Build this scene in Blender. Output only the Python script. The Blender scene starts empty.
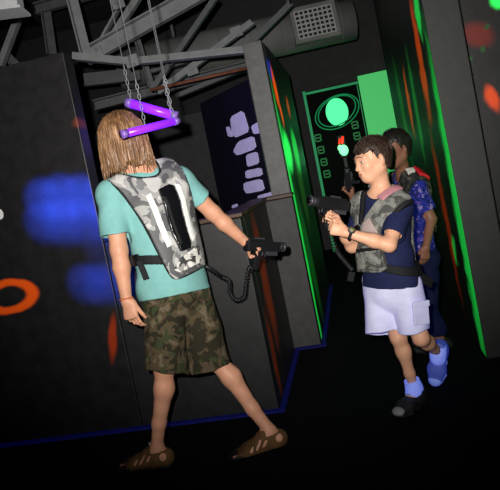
import bpy, bmesh, math, random
import numpy as np
from mathutils import Vector, Matrix
random.seed(7); rng = np.random.RandomState(5)
S = bpy.context.scene
COL = S.collection
V = lambda *a: np.array(a[0] if len(a) == 1 else a, dtype=np.float64)
def nrm(a): a = V(a); return a / np.linalg.norm(a)

# ------------------------------------------------------------------ camera (solved from the photo's vanishing points)
FOC, PX, PY = 600.0, 250.0, 199.6
TH, PT, YW = math.atan(0.2), math.atan(29/600), math.atan(105.8/600)
CAM = V(0, 0, 1.28)
CF = V(-math.sin(YW)*math.cos(PT), math.cos(YW)*math.cos(PT), -math.sin(PT))
R0 = V(math.cos(YW), math.sin(YW), 0); U0 = np.cross(R0, CF)
IX = math.cos(TH)*R0 - math.sin(TH)*U0
IU = math.sin(TH)*R0 + math.cos(TH)*U0
def at(px, py, d):           # point seen at a pixel, d metres in front of the camera
    return CAM + d*(CF + (px-PX)/FOC*IX - (py-PY)/FOC*IU)
def hit(px, py, o, n):       # point seen at a pixel on a plane
    r = CF + (px-PX)/FOC*IX - (py-PY)/FOC*IU
    return CAM + r*(np.dot(V(o)-CAM, n)/np.dot(r, n))
cd = bpy.data.cameras.new('camera'); cam = bpy.data.objects.new('camera', cd); COL.objects.link(cam)
cd.sensor_width = 36; cd.lens = FOC/500*36; cd.shift_y = -(245-PY)/500; cd.clip_start = .02
cam.matrix_world = Matrix(((IX[0], IU[0], -CF[0], CAM[0]), (IX[1], IU[1], -CF[1], CAM[1]), (IX[2], IU[2], -CF[2], CAM[2]), (0, 0, 0, 1)))
S.camera = cam

# ------------------------------------------------------------------ materials
def srgb(r, g, b):
    f = lambda c: c/12.92 if c <= .04045 else ((c+.055)/1.055)**2.4
    return (f(r/255), f(g/255), f(b/255), 1)
class NT:
    def __init__(s, name):
        s.m = bpy.data.materials.new(name); s.m.use_nodes = True
        s.t = s.m.node_tree; s.b = s.t.nodes['Principled BSDF']
        s._o = None
    def n(s, ty, **k):
        nd = s.t.nodes.new(ty)
        for a, v in k.items(): setattr(nd, a, v)
        return nd
    def l(s, a, b): s.t.links.new(a, b)
    def obj(s):
        if s._o is None: s._o = s.n('ShaderNodeTexCoord').outputs['Object']
        return s._o
    def noise(s, scale, detail=3, vec=None, stretch=None, dist=0):
        nd = s.n('ShaderNodeTexNoise'); nd.inputs['Scale'].default_value = scale
        nd.inputs['Detail'].default_value = detail; nd.inputs['Distortion'].default_value = dist
        v = vec or s.obj()
        if stretch:
            mp = s.n('ShaderNodeMapping'); mp.inputs['Scale'].default_value = stretch; s.l(v, mp.inputs['Vector']); v = mp.outputs[0]
        s.l(v, nd.inputs['Vector']); return nd.outputs['Fac']
    def ramp(s, fac, stops, const=False):
        r = s.n('ShaderNodeValToRGB'); e = r.color_ramp
        if const: e.interpolation = 'CONSTANT'
        while len(e.elements) < len(stops): e.elements.new(.5)
        for el, (p, c) in zip(e.elements, stops): el.position = p; el.color = c
        s.l(fac, r.inputs[0]); return r.outputs[0]
    def math(s, op, a, b=0.0, c=None):
        nd = s.n('ShaderNodeMath', operation=op)
        for i, x in enumerate([a, b] + ([c] if c is not None else [])):
            if isinstance(x, (int, float)): nd.inputs[i].default_value = x
            else: s.l(x, nd.inputs[i])
        return nd.outputs[0]
    def mix(s, f, a, b):
        nd = s.n('ShaderNodeMix', data_type='RGBA')
        for i, x in ((0, f), (6, a), (7, b)):
            if isinstance(x, (int, float, tuple)): nd.inputs[i].default_value = x
            else: s.l(x, nd.inputs[i])
        return nd.outputs[2]
    def bump(s, h, strength=.3, dist=.01):
        nd = s.n('ShaderNodeBump'); nd.inputs['Strength'].default_value = strength; nd.inputs['Distance'].default_value = dist
        s.l(h, nd.inputs['Height']); s.l(nd.outputs[0], s.b.inputs['Normal'])
    def set(s, col=None, rough=None, metal=None, spec=None, em=None, es=None, sss=None):
        for k, x in (('Base Color', col), ('Roughness', rough), ('Metallic', metal), ('Specular IOR Level', spec), ('Emission Color', em), ('Emission Strength', es), ('Subsurface Weight', sss)):
            if x is None: continue
            if isinstance(x, (int, float, tuple)): s.b.inputs[k].default_value = x
            else: s.l(x, s.b.inputs[k])
        return s.m
def plain(name, rgb, rough=.6, var=.12, scale=30, spec=.4, metal=0, bump=0, bscale=None, stretch=None, em=None, es=0):
    t = NT(name); c = srgb(*rgb)
    lo = tuple(x*(1-var) for x in c[:3])+(1,); hi = tuple(min(1, x*(1+var)) for x in c[:3])+(1,)
    nz = t.noise(scale, 4, stretch=stretch)
    t.set(t.ramp(nz, [(.3, lo), (.7, hi)]), rough, metal, spec)
    if bump: t.bump(t.noise(bscale or scale*4, 2, stretch=stretch), bump, .004)
    if em: t.set(em=srgb(*em), es=es)
    return t.m
def camo(name, cols, scale, rough=.8, spec=.3, es=0):
    t = NT(name)
    a = t.ramp(t.noise(scale, 2, dist=.6), [(0, srgb(*cols[0])), (.47, srgb(*cols[1])), (.6, srgb(*cols[2]))], True)
    mp = t.n('ShaderNodeMapping'); mp.inputs['Location'].default_value = (3.3, 7.1, 1.7); t.l(t.obj(), mp.inputs[0])
    f = t.ramp(t.noise(scale*1.25, 2, vec=mp.outputs[0], dist=.6), [(0, (0, 0, 0, 1)), (.6, (1, 1, 1, 1))], True)
    t.set(t.mix(f, a, srgb(*cols[3])), rough, 0, spec)
    t.bump(t.noise(400, 1), .15, .002)
    return t.m
def painted(name, base, strokes, rough=.45, em=.6, wash=None, noise_amt=.25):
    """dark wall with strokes of fluorescent paint and painted light trails: (centre, radii, turn about x, colour, strength)"""
    t = NT(name); c = srgb(*base)
    nz = t.noise(14, 5)
    col = t.ramp(nz, [(.3, tuple(x*.7 for x in c[:3])+(1,)), (.75, tuple(x*1.4 for x in c[:3])+(1,))])
    dn = t.n('ShaderNodeTexNoise'); dn.inputs['Scale'].default_value = 7; dn.inputs['Detail'].default_value = 4; t.l(t.obj(), dn.inputs[0])
    off = t.n('ShaderNodeVectorMath', operation='MULTIPLY_ADD'); t.l(dn.outputs['Color'], off.inputs[0])
    off.inputs[1].default_value = (noise_amt,)*3; t.l(t.obj(), off.inputs[2])
    ec = None
    for (cen, rad, rx, sc, ring, stg) in strokes:
        mp = t.n('ShaderNodeMapping', vector_type='TEXTURE')
        mp.inputs['Location'].default_value = tuple(x+noise_amt*.5 for x in cen); mp.inputs['Rotation'].default_value = rx
        mp.inputs['Scale'].default_value = rad
        t.l(off.outputs[0], mp.inputs[0])
        ln = t.n('ShaderNodeVectorMath', operation='LENGTH'); t.l(mp.outputs[0], ln.inputs[0])
        d = ln.outputs['Value']
        if ring: d = t.math('MULTIPLY', t.math('ABSOLUTE', t.math('SUBTRACT', d, 1.0)), 1/ring)
        mr = t.n('ShaderNodeMapRange', interpolation_type='SMOOTHSTEP'); t.l(d, mr.inputs[0])
        mr.inputs[1].default_value = 1.0; mr.inputs[2].default_value = .35; mr.inputs[3].default_value = 0; mr.inputs[4].default_value = 1
        f = mr.outputs[0]; pc = srgb(*sc)
        col = t.mix(f, col, pc)
        fe = t.math('MULTIPLY', f, stg)
        ec = t.mix(fe, ec if ec is not None else (0, 0, 0, 1), pc)
    t.set(col, rough, 0, .4)
    if ec is not None: t.set(em=ec, es=em)
    t.bump(t.noise(90, 3), .12, .004)
    return t.m

# ------------------------------------------------------------------ mesh helpers
def tag(o, label=None, cat=None, group=None, kind=None):
    for k, v in (('label', label), ('category', cat), ('group', group), ('kind', kind)):
        if v: o[k] = v
    return o
def link(name, me, mats, parent=None, smooth=True, origin=None):
    o = bpy.data.objects.new(name, me); COL.objects.link(o)
    for m in (mats if isinstance(mats, (list, tuple)) else [mats]): me.materials.append(m)
    if parent is not None: o.parent = parent
    if smooth: me.polygons.foreach_set('use_smooth', [True]*len(me.polygons))
    if origin is not None: o.location = origin
    return o
def empty(name, loc):
    o = bpy.data.objects.new(name, None); COL.objects.link(o); o.location = loc; o.empty_display_size = .1; return o
def org(parent):
    o = V(0, 0, 0)
    while parent is not None: o = o+V(parent.location); parent = parent.parent
    return o
class MB:
    """collects shapes, links them as ONE mesh"""
    def __init__(s): s.bm = bmesh.new()
    def box(s, lo, hi, bev=0):
        lo, hi = V(lo), V(hi)
        r = bmesh.ops.create_cube(s.bm, size=1)
        bmesh.ops.scale(s.bm, vec=Vector(hi-lo), verts=r['verts']); bmesh.ops.translate(s.bm, vec=Vector((lo+hi)/2), verts=r['verts'])
        if bev: s._bev(r['verts'], bev)
        return s
    def obox(s, c, ax, half, bev=0):       # oriented box: axes rows, half sizes
        r = bmesh.ops.create_cube(s.bm, size=2)
        M = Matrix([[ax[j][i]*half[j] for j in range(3)]+[c[i]] for i in range(3)]+[[0, 0, 0, 1]])
        bmesh.ops.transform(s.bm, matrix=M, verts=r['verts'])
        if bev: s._bev(r['verts'], bev)
        return s
    def _bev(s, vs, b):
        es = list({e for v in vs for e in v.link_edges})
        bmesh.ops.bevel(s.bm, geom=es, offset=b, segments=2, affect='EDGES', profile=.6)
    def beam(s, a, b, w, t, up=None, bev=0):     # rectangular bar
        a, b = V(a), V(b); d = nrm(b-a); up = V(up) if up is not None else V(0, 0, 1)
        if abs(np.dot(up, d)) > .98: up = V(1, 0, 0)
        x = nrm(np.cross(d, up)); y = np.cross(x, d)
        return s.obox((a+b)/2, (d, x, y), (np.linalg.norm(b-a)/2, t/2, w/2), bev)
    def tube(s, pts, r, seg=8, cap=True, closed=False):
        pts = [V(p) for p in pts]; n = len(pts); rs = r if hasattr(r, '__len__') else [r]*n
        rings = []; ref = None
        for i, p in enumerate(pts):
            if closed: d = nrm(pts[(i+1) % n]-pts[i-1])
            else: d = nrm(pts[min(i+1, n-1)]-pts[max(i-1, 0)])
            if ref is None: ref = V(0, 0, 1) if abs(d[2]) < .9 else V(1, 0, 0)
            x = nrm(ref-d*np.dot(ref, d)); y = np.cross(d, x); ref = x
            rings.append([s.bm.verts.new(Vector(p+rs[i]*(math.cos(2*math.pi*k/seg)*x+math.sin(2*math.pi*k/seg)*y))) for k in range(seg)])
        for i in range(n if closed else n-1):
            A, B = rings[i], rings[(i+1) % n]
            for k in range(seg): s.bm.faces.new((A[k], A[(k+1) % seg], B[(k+1) % seg], B[k]))
        if cap and not closed: s.bm.faces.new(rings[0][::-1]); s.bm.faces.new(rings[-1])
        return s
    def prism(s, pts, n, th):                   # polygon extruded along n
        n = V(n); A = [s.bm.verts.new(Vector(V(p))) for p in pts]; B = [s.bm.verts.new(Vector(V(p)+n*th)) for p in pts]
        s.bm.faces.new(A[::-1]); s.bm.faces.new(B)
        for i in range(len(A)): j = (i+1) % len(A); s.bm.faces.new((A[i], A[j], B[j], B[i]))
        return s
    def ball(s, c, r, seg=16, ax=None):
        q = bmesh.ops.create_uvsphere(s.bm, u_segments=seg, v_segments=seg//2+2, radius=1)
        r = r if hasattr(r, '__len__') else (r, r, r); ax = ax or np.eye(3)
        M = Matrix([[ax[j][i]*r[j] for j in range(3)]+[c[i]] for i in range(3)]+[[0, 0, 0, 1]])
        bmesh.ops.transform(s.bm, matrix=M, verts=q['verts']); return s
    def build(s, name, mats, parent=None, smooth=False, origin=None):
        bmesh.ops.recalc_face_normals(s.bm, faces=s.bm.faces)
        o = V(origin) if origin is not None else org(parent)
        bmesh.ops.translate(s.bm, vec=Vector(-o), verts=s.bm.verts)
        me = bpy.data.meshes.new(name); s.bm.to_mesh(me); s.bm.free()
        return link(name, me, mats, parent, smooth, origin=Vector(o) if parent is None else None)

# ------------------------------------------------------------------ implicit surfaces for bodies and cloth
def cap(a, b, ra, rb, k=.02): return ('c', V(a), V(b), ra, rb, k)
def ring(a, b, wa, wb, U, N, k=.03): return ('t', V(a), V(b), wa, wb, nrm(U), nrm(N), k)
def ell(c, ax, r, k=.015, sub=False): return ('s' if sub else 'e', V(c), [nrm(x) for x in ax], r, k)
def pbox(p):
    if p[0] == 'c': m = max(p[3], p[4]); return np.minimum(p[1], p[2])-m, np.maximum(p[1], p[2])+m
    if p[0] == 't': m = max(max(p[3]), max(p[4])); return np.minimum(p[1], p[2])-m, np.maximum(p[1], p[2])+m
    m = max(p[3]); return p[1]-m, p[1]+m
class Field:
    def __init__(s, prims, h=.004, lo=None, hi=None, pad=.03):
        if lo is None:
            bs = [pbox(p) for p in prims if p[0] != 's']
            lo = np.min([b[0] for b in bs], 0)-pad; hi = np.max([b[1] for b in bs], 0)+pad
        s.lo = V(lo); s.h = h; s.n = np.ceil((V(hi)-s.lo)/h).astype(int)+1
        s.ax = [(s.lo[i]+h*np.arange(s.n[i])).astype(np.float32) for i in range(3)]
        s.g = np.full(s.n, .2, np.float32)
        for p in prims: s.add(p)
    def sub(s, lo, hi):
        a = np.maximum(np.floor((lo-s.lo)/s.h).astype(int), 0); b = np.minimum(np.ceil((hi-s.lo)/s.h).astype(int)+1, s.n)
        if np.any(a >= b): return None, None
        sl = tuple(slice(x, y) for x, y in zip(a, b))
        return sl, (s.ax[0][sl[0]][:, None, None], s.ax[1][sl[1]][None, :, None], s.ax[2][sl[2]][None, None, :])
    def add(s, p, margin=.05):
        lo, hi = pbox(p); sl, P = s.sub(lo-margin, hi+margin)
        if sl is None: return
        k = p[-1]
        if p[0] in 'ct':
            a, b = p[1], p[2]; d = b-a; L = max(float(d @ d), 1e-9)
            q = [P[i]-np.float32(a[i]) for i in range(3)]
            t = np.clip((q[0]*d[0]+q[1]*d[1]+q[2]*d[2])/L, 0, 1).astype(np.float32)
            q = [q[i]-t*np.float32(d[i]) for i in range(3)]
            if p[0] == 'c':
                D = np.sqrt(q[0]**2+q[1]**2+q[2]**2)-(np.float32(p[3])+t*np.float32(p[4]-p[3]))
            else:
                U, N = p[5], p[6]; W = nrm(np.cross(U, N))
                rw = np.float32(p[3][0])+t*np.float32(p[4][0]-p[3][0]); rd = np.float32(p[3][1])+t*np.float32(p[4][1]-p[3][1])
                u = q[0]*U[0]+q[1]*U[1]+q[2]*U[2]; n = q[0]*N[0]+q[1]*N[1]+q[2]*N[2]; w = q[0]*W[0]+q[1]*W[1]+q[2]*W[2]
                k0 = np.sqrt((u/rw)**2+(n/rd)**2+(w/rd)**2)+1e-6; k1 = np.sqrt((u/rw**2)**2+(n/rd**2)**2+(w/rd**2)**2)+1e-6
                D = k0*(k0-1)/k1
        else:
            q = [P[i]-np.float32(p[1][i]) for i in range(3)]; c = [(q[0]*A[0]+q[1]*A[1]+q[2]*A[2]).astype(np.float32) for A in p[2]]; r = p[3]
            k0 = np.sqrt(sum((c[i]/r[i])**2 for i in range(3)))+1e-6; k1 = np.sqrt(sum((c[i]/r[i]**2)**2 for i in range(3)))+1e-6
            D = k0*(k0-1)/k1
        G = s.g[sl]; D = D.astype(np.float32)
        if p[0] == 's':
            D = -D; hh = np.maximum(k-np.abs(G-D), 0)/k; s.g[sl] = np.maximum(G, D)+hh*hh*k*.25
        else:
            hh = np.maximum(k-np.abs(G-D), 0)/k; s.g[sl] = np.minimum(G, D)-hh*hh*k*.25
    def P(s): return s.ax[0][:, None, None], s.ax[1][None, :, None], s.ax[2][None, None, :]
    def dot(s, o, n):
        X, Y, Z = s.P(); o = V(o); n = V(n)
        return ((X-o[0])*n[0]+(Y-o[1])*n[1]+(Z-o[2])*n[2]).astype(np.float32)
    def keep(s, o, n): s.g = np.maximum(s.g, -s.dot(o, n)); return s     # keep the side n points to
    def waves(s, amp, freq, n=7, seed=1, squash=(1, 1, 1)):
        r = np.random.RandomState(seed); X, Y, Z = s.P(); w = 0
        for i in range(n):
            d = r.normal(size=3)*V(squash); d = d/np.linalg.norm(d)*freq*r.uniform(.6, 1.5)
            w = w+np.sin(X*d[0]+Y*d[1]+Z*d[2]+r.uniform(0, 6.28)+1.3*np.sin(X*d[1]*.6+Z*d[0]*.6+i))
        s.g = s.g+(amp/math.sqrt(n))*w.astype(np.float32); return s
    def inflate(s, t): s.g = s.g-np.float32(t); return s
    def shell(s, th): s.g = np.maximum(s.g, -(s.g+np.float32(th))); return s
    def copy(s): c = Field.__new__(Field); c.__dict__.update(s.__dict__); c.g = s.g.copy(); return c
    def poly(s, uv, o, U, W):                    # signed distance to a polygon extruded along U x W
        a = s.dot(o, U); b = s.dot(o, W); d = None; sg = np.ones(a.shape, np.float32) if a.shape == tuple(s.n) else np.ones(tuple(s.n), np.float32)
        a = np.broadcast_to(a, s.n); b = np.broadcast_to(b, s.n)
        m = len(uv)
        for i in range(m):
            p, q = uv[i], uv[(i+1) % m]; ex, ey = q[0]-p[0], q[1]-p[1]
            wx, wy = a-np.float32(p[0]), b-np.float32(p[1])
            t = np.clip((wx*ex+wy*ey)/(ex*ex+ey*ey), 0, 1); dd = (wx-ex*t)**2+(wy-ey*t)**2
            d = dd if d is None else np.minimum(d, dd)
            c1 = b >= p[1]; c2 = b < q[1]; c3 = ex*wy > ey*wx
            fl = (c1 & c2 & c3) | (~c1 & ~c2 & ~c3); sg[fl] *= -1
        return sg*np.sqrt(d)
    def mesh(s, name, mats, parent=None, origin=None, smooth_it=1, matfn=None):
        g = s.g; g[0], g[-1] = .2, .2; g[:, 0] = .2; g[:, -1] = .2; g[:, :, 0] = .2; g[:, :, -1] = .2
        ins = g < 0
        n = np.zeros(tuple(x-1 for x in g.shape), np.uint8)
        cs = [(i, j, k) for i in (0, 1) for j in (0, 1) for k in (0, 1)]
        sh = g.shape
        for (i, j, k) in cs: n += ins[i:sh[0]-1+i, j:sh[1]-1+j, k:sh[2]-1+k]
        act = np.argwhere((n > 0) & (n < 8)); N = len(act)
        idx = np.full(n.shape, -1, np.int32); idx[act[:, 0], act[:, 1], act[:, 2]] = np.arange(N)
        cv = {c: g[act[:, 0]+c[0], act[:, 1]+c[1], act[:, 2]+c[2]] for c in cs}
        acc = np.zeros((N, 3)); cnt = np.zeros(N)
        for c in cs:
            for ax in range(3):
                if c[ax]: continue
                e = list(c); e[ax] = 1; e = tuple(e); a, b = cv[c], cv[e]; m = (a < 0) != (b < 0)
                t = np.where(m, a/np.where(m, a-b, 1), 0); p = np.tile(V(c), (N, 1)); p[:, ax] = t
                acc[m] += p[m]; cnt += m
        vert = s.lo+s.h*(act+acc/cnt[:, None])
        quads = []
        for ax in range(3):
            o1, o2 = (ax+1) % 3, (ax+2) % 3
            a = [slice(None)]*3; b = [slice(None)]*3; a[ax] = slice(0, -1); b[ax] = slice(1, None)
            A, B = ins[tuple(a)], ins[tuple(b)]
            e = np.argwhere(A != B); e = e[(e[:, o1] > 0) & (e[:, o2] > 0) & (e[:, o1] < sh[o1]-1) & (e[:, o2] < sh[o2]-1)]
            fl = A[e[:, 0], e[:, 1], e[:, 2]]
            q = []
            for (x, y) in ((-1, -1), (0, -1), (0, 0), (-1, 0)):
                c = e.copy(); c[:, o1] += x; c[:, o2] += y; q.append(idx[c[:, 0], c[:, 1], c[:, 2]])
            q = np.stack(q, 1); q[~fl] = q[~fl][:, ::-1]; quads.append(q)
        Q = np.concatenate(quads)
        for _ in range(smooth_it):
            a2 = np.zeros_like(vert); c2 = np.zeros(N)
            for k in range(4):
                for j in (1, 3):
                    np.add.at(a2, Q[:, k], vert[Q[:, (k+j) % 4]]); np.add.at(c2, Q[:, k], 1)
            vert = .5*vert+.5*a2/np.maximum(c2, 1)[:, None]
        o = V(origin) if origin is not None else org(parent)
        me = bpy.data.meshes.new(name); me.vertices.add(N); me.vertices.foreach_set('co', (vert-o).astype(np.float32).ravel())
        F = len(Q); me.loops.add(F*4); me.polygons.add(F)
        me.loops.foreach_set('vertex_index', Q.astype(np.int32).ravel())
        me.polygons.foreach_set('loop_start', np.arange(0, F*4, 4, dtype=np.int32))
        ob = link(name, me, mats, parent, False, origin=Vector(o) if parent is None else None)
        if matfn is not None: me.polygons.foreach_set('material_index', matfn(vert[Q].mean(1)).astype(np.int32))
        me.polygons.foreach_set('use_smooth', np.ones(F, bool))
        me.update(calc_edges=True); me.validate()
        return ob


def like(prims, f): return Field(prims, f.h, f.lo, f.lo+f.h*(f.n-.5)).g[:f.n[0], :f.n[1], :f.n[2]]
def smin(a, b, k):
    h = np.maximum(k-np.abs(a-b), 0)/k; return np.minimum(a, b)-h*h*k*.25
def garment(core, limbs, h, th, wave, k=.03, pad=.04):
    """hollow cloth: core shape + limbs [(prims, cut point, keep direction)], open at the cuffs"""
    allp = list(core)+[p for l in limbs for p in l[0]]
    f = Field(allp, h, pad=pad)
    if core: out = like(core, f); inn = out.copy()
    else: out = np.full(f.n, .2, np.float32); inn = out.copy()
    for prims, o, n in limbs:
        g = like(prims, f); inn = smin(inn, g, k)
        out = smin(out, np.maximum(g, -f.dot(o, n)), k)
    f.g = inn; f.waves(*wave[:2], n=7, seed=wave[2], squash=wave[3]); d = f.g-inn
    f.g = np.maximum(out+d, -(inn+d+np.float32(th))); return f
# ================================================================== THE PLACE
GREEN, ORANGE, BLUE = (40, 255, 90), (255, 90, 15), (40, 70, 255)
def st(px, py, axis, val, rad, col, turn=(0, 0, 0), ring=0, stg=1.0):
    n = V(0, 0, 0); n[axis] = 1; o = V(0, 0, 0); o[axis] = val
    return (tuple(hit(px, py, o, n)), rad, turn, col, ring, stg)
ink = plain('matte_black_paint', (27, 27, 29), .5, .2, 9, .4, bump=.1)
grey = plain('scuffed_grey_paint', (62, 62, 62), .6, .18, 22, .35, bump=.12)
dgrey = plain('dark_grey_paint', (50, 49, 50), .7, .15, 12, .3, bump=.1)
wood = plain('bare_wood_edge', (70, 48, 36), .5, .3, 16, .4, stretch=(1, 8, 8))
steel = plain('grey_painted_steel', (126, 128, 130), .55, .15, 12, .45)
dsteel = plain('dark_grey_steel', (92, 94, 96), .6, .15, 12, .4)
rust = plain('rusty_pipe', (120, 72, 52), .7, .25, 20, .3)
ductm = plain('galvanised_duct', (116, 117, 115), .6, .12, 6, .35)
deck = plain('dark_deck', (60, 60, 62), .8, .2, 5, .2)
white_enamel = plain('white_enamel', (196, 196, 198), .4, .05)
# carpet
t = NT('black_carpet'); nz = t.noise(260, 2)
t.set(t.ramp(nz, [(.35, srgb(7, 7, 9)), (.7, srgb(17, 17, 22))]), .95, 0, .1)
t.bump(t.noise(500, 1), .4, .004); carpet = t.m
MB().box((-4.2, -1.5, -.1), (3, 8.4, 0)).build('floor', carpet, origin=(0, 0, 0))['kind'] = 'structure'
MB().box((-6, -1.5, 3.75), (4, 9, 3.85)).build('ceiling', deck, origin=(0, 0, 0))['kind'] = 'structure'
def wall(name, boxes, m, bev=.006):
    b = MB()
    for lo, hi in boxes: b.box(lo, hi, bev)
    o = b.build(name, m, origin=(0, 0, 0)); o['kind'] = 'structure'; return o
YF = 3.07
w1 = painted('black_wall_with_light_trails', (31, 30, 31), [  # orange ring and streak: trails of moving lights painted into colour and glow
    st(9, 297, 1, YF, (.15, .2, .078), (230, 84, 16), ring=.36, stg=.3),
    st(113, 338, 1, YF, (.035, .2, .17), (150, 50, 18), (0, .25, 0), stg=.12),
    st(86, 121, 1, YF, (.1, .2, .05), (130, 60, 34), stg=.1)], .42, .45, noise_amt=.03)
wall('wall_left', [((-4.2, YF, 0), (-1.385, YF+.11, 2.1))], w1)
w2 = plain('low_wall_paint', (33, 33, 34), .5, .2, 14, .4, bump=.12)
wall('wall_front', [((-1.385, YF+.01, 0), (-.613, YF+.12, 1.045))], w2)
w3 = painted('side_wall_paint', (40, 38, 36), [((-.613, 3.45, .62), (.2, .16, .5), (0, 0, 0), (170, 65, 22), 0, .16), ((-.613, 3.25, .25), (.2, .07, .35), (0, 0, 0), (160, 58, 15), 0, .1)], .5, .25, noise_amt=.12)
wall('wall_side', [((-.72, YF+.125, 0), (-.613, 4.06, 1.045))], w3)
wall('wall_right_of_booth', [((-.72, 4.065, 0), (-.43, 4.18, 1.045))], grey)
MB().box((-1.38, YF, 1.05), (-.6, YF+.14, 1.072), .004).box((-.735, YF+.145, 1.05), (-.6, 4.055, 1.072), .004).build('trim_1', wood, origin=(0, 0, 0))['kind'] = 'structure'
MB().box((-.735, 4.058, 1.05), (-.425, 4.19, 1.072), .004).build('trim_2', wood, origin=(0, 0, 0))['kind'] = 'structure'
wall('wall_post', [((-.563, 4.065, 1.073), (-.432, 4.18, 2.125))], plain('scuffed_post_paint', (82, 82, 81), .5, .2, 26, .4, bump=.15))
GS = [((-.43, 4.2, .8), (.2, .13, 1.25), (0, 0, 0), GREEN, 0, .5), ((-.43, 4.42, 1.36), (.2, .34, .2), (0, 0, 0), GREEN, 0, 1.0),
      ((-.43, 5.1, 1.36), (.2, .3, .24), (0, 0, 0), GREEN, 0, .55),
      ((-.43, 4.4, 1.83), (.2, .14, .2), (.2, 0, 0), ORANGE, 0, .6), ((-.43, 4.5, 1.64), (.2, .1, .12), (.3, 0, 0), ORANGE, 0, .6), ((-.43, 5.2, 1.75), (.2, .14, .12), (0, 0, 0), ORANGE, 0, .3),
      ((-.43, 4.5, .6), (.2, .25, .7), (.2, 0, 0), (30, 150, 50), 0, .12), ((-.43, 4.28, 1.95), (.2, .12, .1), (0, 0, 0), BLUE, 0, .15), ((-.43, 5.0, 1.1), (.2, .3, .5), (0, 0, 0), (60, 130, 40), 0, .12)]
wl = painted('corridor_wall_paint', (26, 30, 27), GS, .5, .95, noise_amt=.1)
wall('wall_corridor_left', [((-.55, 4.185, 0), (-.43, 5.96, 2.13))], wl)
RS = [((.53, 3.47, .8), (.2, .17, 1.25), (0, 0, 0), GREEN, 0, .3), ((.53, 3.62, 2.0), (.2, .13, .22), (0, 0, 0), GREEN, 0, .35), ((.53, 3.9, .55), (.2, .1, .14), (0, 0, 0), GREEN, 0, .18),
      ((.53, 3.85, 1.75), (.2, .14, .5), (.12, 0, 0), ORANGE, 0, .2), ((.53, 4.0, .75), (.2, .12, .7), (0, 0, 0), (200, 50, 10), 0, .1),
      ((.53, 4.5, 1.5), (.2, .14, .5), (.1, 0, 0), (40, 160, 60), 0, .22), ((.53, 4.9, 1.55), (.2, .12, .35), (.1, 0, 0), ORANGE, 0, .25), ((.53, 5.5, 1.5), (.2, .2, .6), (0, 0, 0), (40, 140, 40), 0, .2)]
wr = painted('corridor_wall_paint_right', (24, 26, 24), RS, .5, .75, noise_amt=.2)
wall('wall_corridor_right', [((.53, 3.42, 0), (.7, 6.4, 2.75))], wr)
wall('wall_right', [((.53, 3.4, 0), (.715, 3.418, 2.75))], plain('right_end_paint', (41, 43, 41), .6, .15, 20, .35, bump=.12))
R2 = [st(478, 34, 1, 3.75, (.13, .2, .09), (110, 32, 22), (0, .5, 0), stg=.06), st(492, 98, 1, 3.75, (.045, .2, .11), (220, 70, 14), (0, -.3, 0), stg=.35), st(497, 2, 1, 3.75, (.05, .2, .06), GREEN, stg=1.0),
      st(482, 48, 1, 3.75, (.02, .2, .03), (30, 80, 34), stg=.08), st(488, 27, 1, 3.75, (.025, .2, .02), (30, 80, 34), stg=.08), st(470, 58, 1, 3.75, (.02, .2, .02), (30, 80, 34), stg=.08)]
wall('wall_right_recess', [((.72, 3.75, 0), (2.6, 3.85, 2.9))], painted('recess_paint', (30, 29, 29), R2, .5, .7, noise_amt=.05))
wall('wall_back', [((-6, 8.2, 0), (4, 8.35, 3.75))], dgrey)
wall('wall_booth_back', [((-3.2, 5.9, 0), (-1.2, 6.0, 1.95))], dgrey)
# fluorescent floor edging along the foot of the walls
uvb = plain('blue_fluorescent_edge', (14, 20, 84), .8, .3, 25, .2, em=(28, 50, 255), es=.015)
def strip(n, lo, hi): MB().box(lo, hi).build('trim_%d' % n, uvb, origin=(0, 0, 0))['kind'] = 'structure'
strip(3, (-4.2, YF-.035, 0), (-.605, YF-.001, .012)); strip(4, (-.605, YF-.035, 0), (-.575, 4.03, .012))
strip(5, (-.605, 4.03, 0), (-.39, 4.06, .012)); strip(6, (-.425, 4.065, 0), (-.395, 5.9, .012)); 

# angled panel with painted bricks, inside the booth
a, b = at(200, 105, 5.2), at(247, 82, 4.4); a[2] = b[2] = 1.93; u = nrm(b-a); b = b+u*.02; nn = V(u[1], -u[0], 0)
pan = MB().prism([(a[0], a[1], 0), (b[0], b[1], 0), tuple(b), tuple(a)], -nn, .04).build('painted_panel', plain('blue_black_paint', (20, 18, 34), .5, .15, 9, .35), origin=(a[0], a[1], 0))
tag(pan, 'tall blue-black panel painted with pale lilac bricks, seen through the booth opening', 'panel')
bricks = [[(140, 130), (185, 105), (208, 180), (160, 202), (146, 190)], [(125, 165), (137, 163), (150, 200), (132, 197)], [(213, 162), (240, 145), (252, 185), (222, 190)],
          [(168, 215), (222, 195), (232, 240), (165, 265), (150, 250)], [(195, 262), (235, 250), (242, 292), (200, 305)], [(192, 318), (248, 306), (254, 334), (196, 346)],
          [(187, 360), (250, 345), (262, 386), (198, 398), (188, 385)], [(236, 405), (290, 390), (288, 408), (238, 418)], [(145, 440), (163, 432), (168, 442), (148, 450)]]
lil = plain('lilac_fluorescent_paint', (206, 200, 220), .6, .1, 14, .3, em=(150, 130, 230), es=.18)
for q in bricks:
    p3 = [hit(190+x/3.5, 80+y/3.5, a+nn*.004, nn) for x, y in q]
    c = np.mean(p3, 0); p3 = [p for i in range(len(p3)) for p in (p3[i]*.86+p3[i-1]*.14, p3[i]*.86+p3[(i+1) % len(p3)]*.14)]
    MB().prism(p3, -nn, .003).build('painted_brick', lil, pan)

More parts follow.
